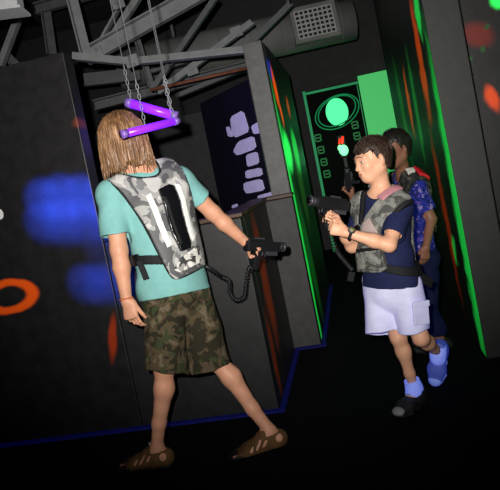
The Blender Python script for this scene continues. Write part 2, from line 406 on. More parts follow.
# far end: planet mural panel, lit panel, target lamp
PY0 = 7.98
gl = plain('green_fluorescent_outline', (20, 120, 80), .5, .1, em=(10, 190, 110), es=.28)
gb = plain('green_lit_paint', (120, 255, 190), .5, .05, em=(70, 255, 160), es=.85)
mp_ = MB().box((-.43, PY0, 0), (.285, PY0+.05, 2.14)).build('planet_mural', plain('mural_black', (3, 7, 5), .7, .3, 6, .1), origin=(-.07, PY0, 0))
tag(mp_, 'dark upright mural panel with a glowing green ringed planet at the corridor end', 'mural')
MB().box((-.44, PY0-.012, 0), (-.405, PY0-.001, 2.15)).box((-.404, PY0-.012, 2.1), (.285, PY0-.001, 2.13)).box((.262, PY0-.012, .2), (.272, PY0-.001, 2.09)).build('outline', gl, mp_)
far = lambda px, py, y=PY0: hit(px, py, (0, y, 0), V(0, 1, 0))
c = far(337, 112, PY0-.004); UX, UZ = V(1, 0, 0), V(0, 0, 1)
MB().prism([c+UX*.145*math.cos(k*math.pi/20)+UZ*.18*math.sin(k*math.pi/20) for k in range(40)], (0, -1, 0), .003).build('planet', gb, mp_)
rm = MB()
for rr, dz in ((1, 0), (.86, .012)):
    rm.tube([c+V(0, -.012, 0)+UX*(.29*rr*math.cos(k*math.pi/24)-.03*math.sin(k*math.pi/24))+UZ*(.2*rr*math.sin(k*math.pi/24)+.07*math.cos(k*math.pi/24)+dz) for k in range(48)], .0075, 6, closed=True)
rm.build('planet_ring', gl, mp_, True)
gmat = plain('dim_green_paint', (20, 110, 60), .5, .1, em=(20, 190, 90), es=.13)
for (px, py) in ((318, 138), (321, 150), (324, 162), (327, 174), (355, 125), (357, 136)):
    q = far(px, py, PY0-.004); w, h = .045, .05; gm = MB()
    for lo, hi in (((-w, -h), (-w+.016, h)), ((w-.016, -h), (w, h)), ((-w, h-.016), (w, h)), ((-w, -.008), (w, .008)), ((-w, -h), (w, -h+.016))):
        gm.box((q[0]+lo[0], PY0-.006, q[2]+lo[1]), (q[0]+hi[0], PY0-.001, q[2]+hi[1]))
    gm.build('painted_mark', gmat, mp_)
g2 = MB().box((.29, PY0-.05, 0), (.69, PY0-.01, 2.19), .004).build('lit_panel', plain('green_lit_panel', (80, 180, 110), .5, .06, 2, em=(80, 235, 120), es=.42), origin=(.49, PY0, 0))
tag(g2, 'tall plain panel glowing pale green, right of the planet mural', 'panel')
q = far(342.5, 146, 7.78)
tl = empty('target_lamp', tuple(q))
tag(tl, 'small lamp with red top and bright green lens in front of the planet mural', 'lamp')
redl = plain('red_lens', (255, 60, 30), .4, .05, em=(255, 45, 20), es=1.6); grnl = plain('green_lens', (150, 255, 170), .4, .05, em=(110, 255, 150), es=2.2)
MB().box(q+V(-.05, .03, -.15), q+V(.05, .12, .14), .012).build('housing', ink, tl)
MB().ball(q+V(.005, .02, -.055), (.058, .03, .07)).ball(q+V(-.035, .02, -.02), (.03, .025, .04)).build('green_lens', grnl, tl, True)
MB().beam(q+V(.0, .02, .03), q+V(.025, .02, .12), .03, .03, bev=.01).beam(q+V(-.04, .02, .03), q+V(-.015, .02, .1), .024, .024, bev=.01).build('red_lens', redl, tl, True)
MB().beam(q+V(0, .13, 0), q+V(0, .13, -q[2]+.01), .04, .02).build('stand', ink, tl)

# roof steel
tr = empty('roof_truss', tuple(V(at(150, 45, 5)[0], at(150, 45, 5)[1], 2.3)))
tag(tr, 'grey steel roof truss of crossing bars above the booth walls', 'truss')
def bar(name, p, q, d, w, d2=None, m=steel, th=None, kind='L', parent=tr):
    d2 = d2 or d; A, B = at(*p, d), at(*q, d2); w = w/600*d; x = nrm(B-A); side = nrm(np.cross(x, -CF)); tow = np.cross(x, side)
    if tow @ CF > 0: tow = -tow
    mb = MB(); L = np.linalg.norm(B-A)/2; c = (A+B)/2; tk = .012
    mb.obox(c, (x, side, tow), (L, w/2, tk/2))
    if kind in 'LI': mb.obox(c+side*(w/2)+tow*.03, (x, side, tow), (L, tk/2, .036))
    if kind == 'I': mb.obox(c-side*(w/2)+tow*.03, (x, side, tow), (L, tk/2, .036))
    return mb.build(name, m, parent)
bar('chord', (86, 58), (225, -20), 4.9, 15, kind='I')
bar('chord', (72, 56), (136, 62), 4.6, 8, kind='L')
bar('chord', (128, 62), (252, 49), 4.75, 8, kind='L')
bar('web_bar', (72, -6), (87, 54), 4.85, 9, kind='L')
bar('web_bar', (104, 50), (140, -6), 5.0, 8)
bar('web_bar', (94, 52), (122, 2), 5.05, 4)
bar('web_bar', (152, 90), (215, -2), 5.2, 6, m=dsteel)
bar('web_bar', (158, 92), (252, 22), 5.35, 7)
bar('web_bar', (138, 40), (153, 88), 5.3, 5, m=dsteel)
bar('web_bar', (246, 48), (290, 4), 5.4, 6, m=dsteel)
for (px, py, d) in ((132, 61, 4.55), (118, 3, 4.8), (236, 32, 5.3), (192, 70, 5.3), (96, 52, 4.82)):
    MB().obox(at(px, py, d), (nrm(IX+IU*.35), nrm(IU-IX*.35), -CF), (.05, .045, .008)).build('gusset_plate', steel, tr)
for (px, py, d) in ((130, 58, 4.52), (134, 65, 4.52), (96, 50, 4.79), (116, 3, 4.77)): MB().ball(at(px, py, d), .014, 8).build('bolt', steel, tr, True)
# lower purlins behind
tag(bar('roof_purlin', (95, 106), (250, 66), 5.9, 9, m=dsteel, kind='I', parent=None), 'dark steel purlin running low behind the hanging tubes', 'beam')
tag(bar('roof_purlin', (0, 66), (18, 18), 5.2, 8, m=steel, parent=None), 'short slanted grey steel bar at the upper left above the tall wall', 'beam')
tag(bar('roof_purlin', (4, 52), (18, 66), 5.5, 7, m=dsteel, parent=None), 'stubby dark steel brace crossing low at the far left above the tall wall', 'beam')
tag(bar('roof_purlin', (36, 10), (150, -22), 6.4, 10, m=dsteel, kind='I', parent=None), 'long dark purlin high across the roof behind the truss', 'beam')
tag(bar('roof_purlin', (47, 12), (53, 54), 6.35, 8, m=dsteel, parent=None), 'upright dark steel hanger at the upper left beside the roof purlin', 'beam')
tag(bar('roof_purlin', (84, 80), (140, 74), 6.0, 13, m=dsteel, parent=None), 'short broad dark steel bar behind the chain of the upper blacklight tube', 'beam')
tag(bar('roof_purlin', (150, 72), (200, 58), 5.6, 4, m=dsteel, parent=None), 'thin dark steel bar crossing in front of the duct just above the rusty pipe', 'beam')
tag(bar('roof_purlin', (176, 96), (240, 70), 5.75, 5, m=dsteel, parent=None), 'slim dark steel bar rising under the rusty pipe beside the bright brick panel', 'beam')
pp = MB().tube([at(150, 90, 5.1), at(252, 67, 5.1)], .014, 10).build('rusty_pipe', rust, smooth=True, origin=tuple(at(150, 90, 5.1)))
tag(pp, 'thin rusty brown pipe running under the duct', 'pipe')
# duct
A, B = at(120, 71, 6.6), at(352, 19, 6.6); x = nrm(B-A); dr = empty('air_duct', tuple((A+B)/2))
tag(dr, 'long round grey ventilation duct hanging under the dark roof', 'duct')
MB().tube([A, B], .225, 40).build('duct_body', ductm, dr, True)
ux = nrm(np.cross(x, V(0, 0, 1))); uy = np.cross(x, ux)
for k in range(8):
    c = A+x*(.15+k*.33); MB().tube([c+.227*(math.cos(j*math.pi/20)*ux+math.sin(j*math.pi/20)*uy) for j in range(40)], .006, 6, closed=True).build('seam_ring', ductm, dr, True)
gc = at(315, 22, 6.35); gy = nrm(IU+.0*IX); gx = x; gn = nrm(np.cross(gx, gy)); gn = gn if gn@CF < 0 else -gn; gy = np.cross(gn, gx)
gf = MB()
W, H = .225, .17
for s in (-1, 1):
    gf.obox(gc+gy*s*H, (gx, gy, gn), (W+.02, .02, .02), .003); gf.obox(gc+gx*s*W, (gx, gy, gn), (.02, H-.021, .02), .003)
gf.obox(gc-gn*.06, (gx, gy, gn), (W+.02, H+.02, .035))
g = gf.build('grille_frame', ductm, dr)
gs = MB()
for k in range(9): gs.obox(gc+gx*(-W+(k+.5)*2*W/9)+gn*.006, (gx, gy, gn), (.0075, H-.02, .006))
for k in range(7): gs.obox(gc+gy*(-H+(k+.5)*2*H/7)+gn*.009, (gx, gy, gn), (W-.02, .0085, .006))
gs.build('grille_slats', plain('pale_grille', (176, 176, 172), .5, .1), g)
MB().obox(gc-gn*.02, (gx, gy, gn), (W-.019, H-.019, .004)).build('grille_back', ink, g)
for k in (.25, .75):
    c = A+(B-A)*k; MB().beam(c+ux*.0+V(0, 0, .22), V(c[0], c[1], 3.745), .03, .006).build('hanger_strap', dsteel, dr)
# fixture in the corner
c = at(2, 3, 3.6); lf = empty('strip_light', tuple(c)); tag(lf, 'unlit white enamel strip light high in the upper left corner', 'light')
ax_ = (nrm(IX*.95+IU*.12), None, None); z_ = nrm(np.cross(ax_[0], CF)); y_ = np.cross(z_, ax_[0])
MB().obox(c, (ax_[0], y_, z_), (.11, .06, .055), .008).build('housing', white_enamel, lf)
MB().obox(c-z_*.062, (ax_[0], y_, z_), (.135, .09, .008), .003).build('reflector', white_enamel, lf)
MB().tube([c+z_*.06+V(0, 0, .0), V(c[0], c[1], 3.745)], .006, 6).build('hanger_rod', dsteel, lf)

# blacklight tubes on chains
uvt = plain('blacklight_tube', (110, 40, 255), .3, .02, em=(118, 24, 255), es=1.5)
cap_m = plain('tube_end_cap', (120, 90, 170), .35, .05)
def uv_tube(p, q, d1, d2, r, label, hooks):
    A, B = at(*p, d1), at(*q, d2); x = nrm(B-A); o = empty('blacklight_tube', tuple((A+B)/2)); tag(o, label, 'lamp', 'hanging blacklight tubes')
    MB().tube([A, B], r, 16).build('tube', uvt, o, True)
    for s, E_ in ((1, A), (-1, B)): MB().tube([E_-x*s*.012, E_+x*s*.014], r*1.12, 14).build('end_cap', cap_m, o, True)
    for (e, hx, hy, hd) in hooks:
        P = A+(B-A)*e+V(0, 0, r); Q = P+V(0, 0, hy); ch = MB(); L = np.linalg.norm(Q-P); n = int(L/.022); dx = nrm(Q-P); s1 = nrm(np.cross(dx, CF)); s2 = np.cross(dx, s1)
        for k in range(n):
            c = P+dx*(k+.5)*L/n; sv = s1 if k % 2 else s2
            ch.tube([c+dx*.0135*math.cos(j*math.pi/5)+sv*.006*math.sin(j*math.pi/5) for j in range(10)], .0018, 5, closed=True)
        ch.build('hanging_chain', steel, o, True); MB().tube([Q, V(Q[0], Q[1], 3.748)], .0022, 6).build('cable', dsteel, o, True)
    return o
uv_tube((129, 103), (175, 116), 2.78, 2.74, .021, 'upper purple blacklight tube hanging above the long-haired player', ((.06, 0, .16, 0), (.92, 0, .16, 0)))
uv_tube((176, 121), (124, 134), 2.72, 2.52, .0165, 'lower purple blacklight tube hanging across the long brown hair', ((.04, 0, .2, 0), (.6, 0, .2, 0)))
sg = MB(); c = hit(0, 214, (0, YF+.002, 0), V(0, 1, 0))
sg.prism([c+UX*.022*math.cos(k*math.pi/12)+UZ*.03*math.sin(k*math.pi/12) for k in range(24)], (0, -1, 0), .004)
tag(sg.build('round_sticker', plain('white_sticker', (235, 235, 235), .5, .02), origin=tuple(c)), 'small white round sticker on the black wall at the far left edge', 'sticker')
# ================================================================== PEOPLE
def skin_mat(name, rgb):
    t = NT(name); c = srgb(*rgb); nz = t.noise(18, 4)
    t.set(t.ramp(nz, [(.3, (c[0]*.88, c[1]*.84, c[2]*.82, 1)), (.7, (min(1, c[0]*1.08), c[1]*1.05, c[2]*1.05, 1))]), .5, 0, .35, sss=.08)
    t.b.inputs['Subsurface Radius'].default_value = (.01, .004, .002)
    t.bump(t.noise(700, 2), .08, .001); return t.m
def mid(a, b, f=.5): return V(a)+(V(b)-V(a))*f
def ortho(fwd, up=(0, 0, 1)):
    f = nrm(fwd); l = nrm(np.cross(V(up), f)); u = np.cross(f, l); return f, l, u       # forward, left, up
def head_prims(c, F, L, U, s=1.0, female=False):
    e = lambda u, f, l=0: c+s*(u*U+f*F+l*L); ax = (L, F, U)
    p = [ell(e(.028, -.014), ax, (.074*s, .094*s, .084*s)), ell(e(-.035, .028), ax, (.058*s, .062*s, .078*s), .03),
         cap(e(-.088, .062), e(-.086, .058), .019*s, .019*s, .03)]
    for q in (1, -1):
        p += [cap(e(-.05, -.012, .052*q), e(-.088, .05, .016*q), .017*s, .015*s, .03),
              ell(e(-.024, .062, .036*q), ax, (.02*s, .018*s, .02*s), .025),
              cap(e(.022, .08, .012*q), e(.02, .068, .046*q), .009*s, .008*s, .02)]
    p += [ell(e(.0, .099, .0315*q), ax, (.0165*s, .0145*s, .0088*s), .012, True) for q in (1, -1)]
    p += [cap(e(.0085, .0845, .02*q), e(.0075, .079, .044*q), .0042*s, .004*s, .005) for q in (1, -1)]
    p += [cap(e(.008, .083), e(-.03, .098), .0075*s, .009*s, .014), ell(e(-.034, .1), ax, (.0095*s, .009*s, .0085*s), .01)]
    for q in (1, -1):
        p += [ell(e(-.036, .093, .011*q), ax, (.008*s, .009*s, .007*s), .008),
              ell(e(-.012, -.008, .078*q), (nrm(L*q+F*-.35), nrm(F+L*q*.35), nrm(U-F*.15)), (.008*s, .02*s, .033*s), .006),
              ell(e(-.008, .002, .086*q), (nrm(L*q+F*-.35), F, U), (.006*s, .009*s, .016*s), .006, True)]
    p += [cap(e(-.058, .088, -.016), e(-.058, .088, .016), .0058*s, .0058*s, .008), cap(e(-.057, .093, -.004), e(-.057, .093, .004), .0055*s, .0055*s, .008),
          cap(e(-.069, .086, -.013), e(-.069, .086, .013), .0065*s, .0065*s, .008), ell(e(-.063, .097), (L, F, U), (.02*s, .008*s, .0022*s), .004, True)]
    return p
def hand_prims(w, D, PN, TH_, s=1.0, curl=(20, 25, 15), spread=.05, thumb=(.6, .35), tcurl=.2):
    """w wrist; D along the hand, PN out of the palm, TH_ toward the thumb side"""
    D = nrm(D); PN = nrm(PN-D*np.dot(PN, D)); TH_ = nrm(TH_-D*np.dot(TH_, D)-PN*np.dot(TH_, PN))
    p = [ring(w+D*.012*s, w+D*.078*s, (.026*s, .0165*s), (.039*s, .0135*s), TH_, PN, .02), ell(w+D*.03*s+TH_*.022*s+PN*.008*s, (D, TH_, PN), (.03*s, .016*s, .014*s), .012)]
    for i, (off, ln, r) in enumerate(((.027, .074, .0082), (.009, .083, .0085), (-.009, .077, .0082), (-.026, .06, .0072))):
        b = w+D*(.083-.006*(i == 3)-.002*(i == 0))*s+TH_*off*s; a0 = 0; d0 = nrm(D+TH_*off*spread*20)
        cs = curl[i] if hasattr(curl[0], '__len__') else curl
        q = b-d0*.012*s
        for j, fr in enumerate((.46, .31, .23)):
            a0 += math.radians(cs[j]); dd = d0*math.cos(a0)+PN*math.sin(a0); n = q+dd*(ln*fr+(.012 if j == 0 else 0))*s
            p.append(cap(q, n, (r-.0005*j)*s, (r-.0007*(j+1))*s, .006 if j == 0 else .003)); q = n
    b = w+D*.022*s+TH_*.026*s+PN*.004*s; d1 = nrm(D*thumb[0]+TH_*(1-thumb[0])+PN*thumb[1]); m = b+d1*.036*s
    d2 = nrm(d1+D*.35+PN*tcurl); n = m+d2*.03*s; d3 = nrm(d2+D*.2+PN*tcurl)
    p += [cap(b, m, .0125*s, .0105*s, .012), cap(m, n, .0102*s, .0092*s, .004), cap(n, n+d3*.022*s, .009*s, .0072*s, .003)]
    return p
def foot_prims(ank, D, UP, s=1.0, toes=True):
    """bare foot: ankle joint, direction to the toes, up out of the instep"""
    D = nrm(D); UP = nrm(UP-D*np.dot(UP, D)); X = np.cross(D, UP)
    q = lambda f, u, x=0: ank+s*(f*D+u*UP+x*X)
    p = [ell(q(-.035, -.048), (D, X, UP), (.036*s, .031*s, .034*s), .03), cap(q(0, -.005), q(.03, -.03), .031*s, .03*s, .02),
         ring(q(.02, -.035), q(.125, -.062), (.032*s, .035*s), (.043*s, .02*s), X, UP, .03), ring(q(-.03, -.062), q(.12, -.066), (.028*s, .02*s), (.042*s, .016*s), X, UP, .03)]
    if not toes: return [p[0], p[1], ring(q(.02, -.035), q(.11, -.06), (.03*s, .03*s), (.036*s, .014*s), X, UP, .03)]
    for i, (x, f, r) in enumerate(((-.03, .185, .0125), (-.012, .19, .0095), (.004, .184, .009), (.019, .175, .0085), (.032, .163, .008))):
        p.append(cap(q(.12, -.066, x*.95), q(f, -.07, x), r*s*1.05, r*s, .01))
    return p
def torso_prims(J, W):
    """J: neck, chest, waist, pelvis centres with their sideways and forward axes; W: half widths"""
    (nc, cc, wc, pc), (Uc, Nc), (Up, Np) = J['spine'], J['cax'], J['pax']
    Um, Nm = nrm(Uc+Up), nrm(Nc+Np)
    p = [ring(nc, cc, (W[0]*.78, W[1]*.62), (W[0], W[1]), Uc, Nc, .05), ring(cc, wc, (W[0], W[1]), (W[2], W[3]), Um, Nm, .05), ring(wc, pc, (W[2], W[3]), (W[4], W[5]), Up, Np, .05)]
    return p
def eyes(par, c, F, L, U, s, iris, hairm, lash=True):
    for q in (1, -1):
        p = c+s*(-.0005*U+.074*F+.0315*q*L); dl = nrm(F+.1*q*L)
        e = MB().ball(p, .0128*s, 16).build('eye', EYE_W, par, True)
        MB().ball(p+dl*.0062*s, (.0078*s,)*3, 12).build('iris', iris, e, True)
        MB().tube([c+s*(.024*U+.0985*F+.012*q*L), c+s*(.03*U+.095*F+.028*q*L), c+s*(.022*U+.08*F+.05*q*L)], [.0016*s, .0026*s, .001*s], 6).build('eyebrow', hairm, par, True)
EYE_W = plain('eye_white', (176, 168, 162), .25, .02)

# ------------------------------------------------------------------ the long-haired player
skin1 = skin_mat('fair_skin', (214, 158, 128))
A = at
hd = A(122, 141, 2.80); FW = V(-.55, .83, 0)
HF, HL, HU = ortho(FW+V(0, 0, -.12), nrm(V(.02, 0, 1)))
shL, shR = A(112, 194, 2.74), A(180, 180, 2.87); elL, wrL = A(119, 250, 2.70), A(126.5, 300, 2.68)
elR, wrR = A(213, 213, 2.94), A(245, 242, 3.0)
hpL, hpR = A(161, 297, 2.77), A(189, 291, 2.86); knL, knR = A(164, 366, 2.74), A(214, 358, 2.83)
anL, anR = A(157, 447, 2.80), A(269, 430, 2.80)
neck = A(143, 173, 2.83); chest = A(154, 205, 2.82); waist = A(166, 252, 2.82); pelv = A(174, 287, 2.815)
cU = nrm(shR-shL); cUP = nrm(neck-waist); cN = nrm(np.cross(cUP, cU)); cN = cN if cN@CF > 0 else -cN     # cN: forward (away from the camera)
pU = nrm(hpR-hpL); pN = nrm(np.cross(cUP, pU)); pN = pN if pN@CF > 0 else -pN
wom = dict(spine=(mid(shL, shR)+cUP*.01, chest, waist, pelv), cax=(cU, cN), pax=(pU, pN))
TW = (.158, .1, .13, .092, .158, .112)
base1 = V((anL+anR)/2); base1[2] = 0
tor = torso_prims(wom, TW)
limb = [cap(neck-cUP*.03-cN*.01, hd-HU*.06-HF*.015, .053, .05, .03), cap(mid(neck, shL, .25), shL, .055, .056, .05), cap(mid(neck, shR, .25), shR, .055, .056, .05)]
armL = [cap(shL, elL, .05, .038, .02), cap(elL, mid(elL, wrL, .35), .038, .037, .02), cap(mid(elL, wrL, .35), wrL, .037, .024, .02)]
armR = [cap(shR, elR, .05, .038, .02), cap(elR, mid(elR, wrR, .35), .038, .037, .02), cap(mid(elR, wrR, .35), wrR, .037, .025, .02)]
def leg_prims(hp, kn, an, back, s=1.0):
    cf = mid(kn, an, .28)+nrm(back)*.012*s
    return [cap(hp, mid(hp, kn, .6), .088*s, .068*s, .04), cap(mid(hp, kn, .6), kn, .068*s, .052*s, .03), cap(kn, cf, .05*s, .049*s, .03), cap(cf, mid(kn, an, .7), .049*s, .036*s, .03), cap(mid(kn, an, .7), an, .036*s, .032*s, .02)]
fdL, fdR = nrm(V(-.98, .1, 0)), nrm(V(-.93, -.25, -.06))
lgL = leg_prims(hpL, knL, anL, V(1, 0, 0), .88); lgR = leg_prims(hpR, knR, anR, V(1, .1, .3), .88)
up1 = V(0, 0, 1)
footL, footR = foot_prims(anL, fdL, up1, 1.0), foot_prims(anR, fdR, up1, 1.0)
hL = hand_prims(wrL, A(135, 331, 2.66)-wrL, IX*.35+CF*.9, IX*.8-CF*.5, .98, ((22, 28, 18), (30, 32, 20), (36, 36, 22), (40, 40, 25)), thumb=(.75, .3))
ghR = nrm(A(258, 246, 3.02)-wrR)
hR = hand_prims(wrR, ghR*1.0-IU*.1, -IU+CF*.25-IX*.05, -IX*-.2+CF*.95, .98, ((55, 70, 35), (60, 70, 40), (65, 72, 40), (66, 75, 40)), thumb=(.55, .7), tcurl=.5)
bod = Field(tor+head_prims(hd, HF, HL, HU, 1.0)+limb+armL+armR+lgL+lgR+footL+footR+hL+hR, .0038)
lipmat = plain('lips', (196, 128, 110), .45, .05)
def lipfn(c, F, L, U, s):
    def fn(P):
        q = (P-c)/s; return ((np.abs(q@L) < .02) & (np.abs(q@U+.0635) < .0085-.12*np.abs(q@L)) & (q@F > .084)).astype(int)
    return fn
woman = bod.mesh('person', [skin1, lipmat], origin=base1, matfn=lipfn(hd, HF, HL, HU, 1.0))
tag(woman, 'person with long brown hair striding left in aqua t-shirt, camouflage shorts and back vest', 'person')
hair1 = NT('brown_hair')
n1 = hair1.noise(1, 4, stretch=(95, 95, 7)); n2 = hair1.noise(9, 2)
hair1.set(hair1.mix(hair1.ramp(n2, [(.4, (0, 0, 0, 1)), (.7, (.6, .6, .6, 1))]), hair1.ramp(n1, [(.32, srgb(78, 54, 36)), (.5, srgb(124, 90, 60)), (.68, srgb(172, 132, 94))]), srgb(120, 86, 56)), .42, 0, .5)
hair1.bump(n1, .7, .006); hair1 = hair1.m
eyes(woman, hd, HF, HL, HU, 1.0, plain('iris_brown', (90, 60, 40), .2), hair1)
# hair: a curtain over crown, sides and back
e = lambda u, f, l=0: hd+u*HU+f*HF+l*HL
hf = Field([ell(e(.034, -.018), (HL, HF, HU), (.094, .108, .096), .03), ring(e(.03, -.02), e(-.06, -.03), (.096, .098), (.106, .088), HL, HF, .03), ring(e(-.06, -.03), e(-.155, -.05), (.106, .088), (.112, .066), HL, HF, .04)], .0035)
q = hf.dot(hd, HL); w = hf.dot(hd, HF); zz = hf.dot(hd, HU)
ang = np.arctan2(q, -w-.02)
hf.g = hf.g+.0035*np.sin(ang*23+zz*9)+.0025*np.sin(ang*41+2-zz*14)+.002*np.sin(ang*67+zz*20)
hf.g = np.maximum(hf.g, -.132+.01*np.sin(ang*7+1)+.006*np.sin(ang*31)-zz)
fc = Field([ell(e(-.05, .11), (HL, HF, HU), (.062, .1, .095), .01), ring(e(-.1, .08), e(-.3, .08), (.075, .1), (.09, .1), HL, HF, .03)], .0035, hf.lo, hf.lo+hf.h*(hf.n-1))
hf.g = np.maximum(hf.g, -fc.g[:hf.n[0], :hf.n[1], :hf.n[2]])
hair = hf.mesh('hair', hair1, woman)
sb = MB()
for i in range(150):
    a_ = rng.uniform(-2.0, 2.0); r1 = rng.uniform(.98, 1.05)
    pts = []
    for k in range(9):
        f_ = k/8; u_ = .11-f_*(.262+.03*math.sin(i*3.1)); flare = 1+.12*f_
        if u_ > .03: rr = math.sqrt(max(.04, 1-((u_-.034)/.1)**2))
        else: rr = 1
        wob = .004*math.sin(i*1.7+k*.9)
        pts.append(e(u_, -.022-.02*f_-(.1-.035*f_)*rr*r1*math.cos(a_)+wob, (.098+.014*f_)*rr*r1*flare*math.sin(a_)*.97+wob))
    sb.tube(pts, [.0012]+[.0021]*6+[.0016, .0006], 5)
sb.build('hair_strands', hair1, hair, True)['kind'] = 'stuff'
# t-shirt
aqua = plain('aqua_cotton', (122, 176, 172), .85, .05, 40, .2, bump=.15, bscale=700)
ts = torso_prims(wom, (.166, .108, .148, .112, .172, .128))
ts += [cap(mid(neck, shL, .3), shL, .058, .062, .05), cap(mid(neck, shR, .3), shR, .058, .062, .05), ring(pelv, pelv-cUP*.06, (.172, .128), (.178, .134), pU, pN, .03)]
sleeve = [cap(shL, mid(shL, elL, .78)+V(-.006, 0, 0), .062, .072, .03), cap(shR, mid(shR, elR, .62), .06, .064, .03)]
vestbase = Field(ts, .0045, pad=.075)
sf = garment(ts, [([sleeve[0]], mid(shL, elL, .74), nrm(shL-elL)), ([sleeve[1]], mid(shR, elR, .6), nrm(shR-elR))], .0045, .009, (.004, 38, 3, (1, 1, .6)))
sf.keep(pelv-cUP*.035, nrm(cUP+pU*.12))
sf.g = np.maximum(sf.g, -Field([ring(neck-cUP*.015, neck+cUP*.12, (.072, .066), (.09, .085), cU, cN, .01)], .0045, sf.lo, sf.lo+sf.h*(sf.n-1)).g[:sf.n[0], :sf.n[1], :sf.n[2]])
shirt = sf.mesh('t_shirt', aqua, woman)
# camouflage shorts
camoG = camo('woodland_camouflage', [(44, 41, 30), (78, 67, 50), (100, 90, 72), (56, 62, 40)], 18, .9, .15)
hemL, hemR = A(168, 374, 2.74), A(211, 369, 2.83)
core_ = [ring(pelv+cUP*.05, pelv-cUP*.05, (.158, .115), (.17, .128), pU, pN, .04)]
lL_ = [cap(hpL, mid(hpL, hemL, .5), .098, .096, .02), cap(mid(hpL, hemL, .5), hemL, .096, .096, .02)]; lR_ = [cap(hpR, mid(hpR, hemR, .5), .098, .098, .02), cap(mid(hpR, hemR, .5), hemR, .098, .096, .02)]
gf_ = garment(core_, [(lL_, hemL-nrm(hemL-hpL)*.01, nrm(hpL-hemL+pU*.1)), (lR_, hemR-nrm(hemR-hpR)*.01, nrm(hpR-hemR))], .0045, .009, (.005, 30, 8, (1, 1, .5)), k=.012)
gf_.keep(pelv+cUP*.045, -cUP)
shorts = gf_.mesh('camouflage_shorts', camoG, woman)
# sandals
sbrown = plain('brown_webbing', (104, 76, 46), .75, .2, 30, .25, bump=.3, bscale=400); sole_m = plain('black_rubber', (26, 25, 25), .7, .15)
def sandal(par, ank, D, UP, fp, out):
    D = nrm(D); UP = nrm(UP-D*np.dot(UP, D)); X = np.cross(D, UP); q = lambda f, u, x=0: ank+f*D+u*UP+x*X
    f = Field(fp, .003, pad=.03); X_ = f.dot(ank, D); u = f.dot(ank, UP); x = f.dot(ank, X)
    inner = f.g.copy(); f.g = np.maximum(f.g-.006, -(inner+.002))
    top = np.where(X_ < .02, -.012+0*X_, .03-X_*.5); f.g = np.maximum(f.g, u-top); f.g = np.maximum(f.g, X_-.205)
    cutp = [cap(q(-.035, -.035, -.06), q(-.035, -.035, .06), .016, .018, .006)]
    for fx, tilt in ((.035, .014), (.066, .012), (.095, .01)):
        cutp += [cap(q(fx-tilt, -.022, s_*.035), q(fx+tilt, -.054, s_*.05), .0068, .0068, .004) for s_ in (1, -1)]
    for c_ in cutp:
        g2_ = Field([c_], .003, f.lo, f.lo+f.h*(f.n-1)).g[:f.n[0], :f.n[1], :f.n[2]]; f.g = np.maximum(f.g, -g2_)
    r = f.mesh('sandal', sbrown, par)
    sp = Field([ring(q(-.045, -.083), q(.03, -.083), (.037, .016), (.036, .016), X, UP, .02), ring(q(.03, -.083), q(.135, -.083), (.037, .016), (.05, .016), X, UP, .02), ring(q(.135, -.083), q(.175, -.082), (.05, .016), (.042, .017), X, UP, .02),
                ell(q(.172, -.074), (D, X, UP), (.03, .045, .022), .02)], .003, pad=.03)
    sp.g = np.maximum(sp.g, -.0885-sp.dot(ank, UP)); sp.g = np.maximum(sp.g, -(inner_at(fp, sp)))
    sp.mesh('sole', sole_m, r)
    tc = Field(fp, .003, pad=.03); tc.g = np.maximum(np.maximum(tc.g-.011, -(tc.g-.0062)), np.maximum(.15-tc.dot(ank, D), tc.dot(ank, UP)+.056)); tc.mesh('toe_cap', sole_m, r)
    lc = MB()
    for k in range(4): lc.tube([q(.045+.02*k, -.004-.011*k, -.018), q(.052+.02*k, .003-.011*k, 0), q(.045+.02*k, -.004-.011*k, .018)], .0022, 6)
    lc.build('elastic_lace', sole_m, r, True)
    MB().beam(q(.03, .01, -.004), q(.036, .02, .004), .012, .01, bev=.002).build('lace_lock', plain('grey_toggle', (150, 150, 145), .4, .05), r)
def inner_at(fp, f): return Field(fp, f.h, f.lo, f.lo+f.h*(f.n-1)).g[:f.n[0], :f.n[1], :f.n[2]]
sandal(woman, anL, fdL, up1, footL, 1); sandal(woman, anR, fdR, up1, footR, 1)
# back vest
cam_v = camo('grey_camouflage', [(78, 78, 80), (150, 149, 146), (184, 182, 178), (112, 112, 112)], 12, .55, .4)
black_web = plain('black_webbing', (20, 20, 22), .7, .15, 60, .3, bump=.3, bscale=500)
gloss = plain('gloss_black_plastic', (14, 14, 18), .25, .1, 20, .5)
refl = plain('reflective_strip', (232, 232, 228), .4, .03, 20, .5)
bo = mid(chest, waist, .45)-cN*.13
def uvp(pts, o, n, U, W): return [((hit(x, y, o, n)-o)@U, (hit(x, y, o, n)-o)@W) for x, y in pts]
def curve_shell(f, off, th): f.g = np.abs(f.g-np.float32(off))-np.float32(th/2)
outline = [(110, 178), (119, 171.5), (139, 178), (157, 176.5), (162.5, 170.5), (160, 160), (157, 157), (174, 152.5), (184, 167), (196, 201), (208.5, 258), (208, 265), (175, 280), (168.5, 275), (144, 223), (124, 193)]
uv = uvp(outline, bo, cN, cU, cUP)
ytop = vestbase.copy(); pd = ytop.poly(uv, bo, cU, cUP)
curve_shell(ytop, .02, .024); ytop.g = np.maximum(ytop.g, pd); ytop.g = np.maximum(ytop.g, ytop.dot(mid(chest, waist), cN))
vest = ytop.mesh('laser_vest', cam_v, woman)
def field_val(f, P):
    q_ = (V(P)-f.lo)/f.h; i = np.clip(np.floor(q_).astype(int), 0, f.n-2); t = q_-i; v = 0
    for a_ in (0, 1):
        for b_ in (0, 1):
            for c_ in (0, 1): v += f.g[i[0]+a_, i[1]+b_, i[2]+c_]*(t[0] if a_ else 1-t[0])*(t[1] if b_ else 1-t[1])*(t[2] if c_ else 1-t[2])
    return float(v)
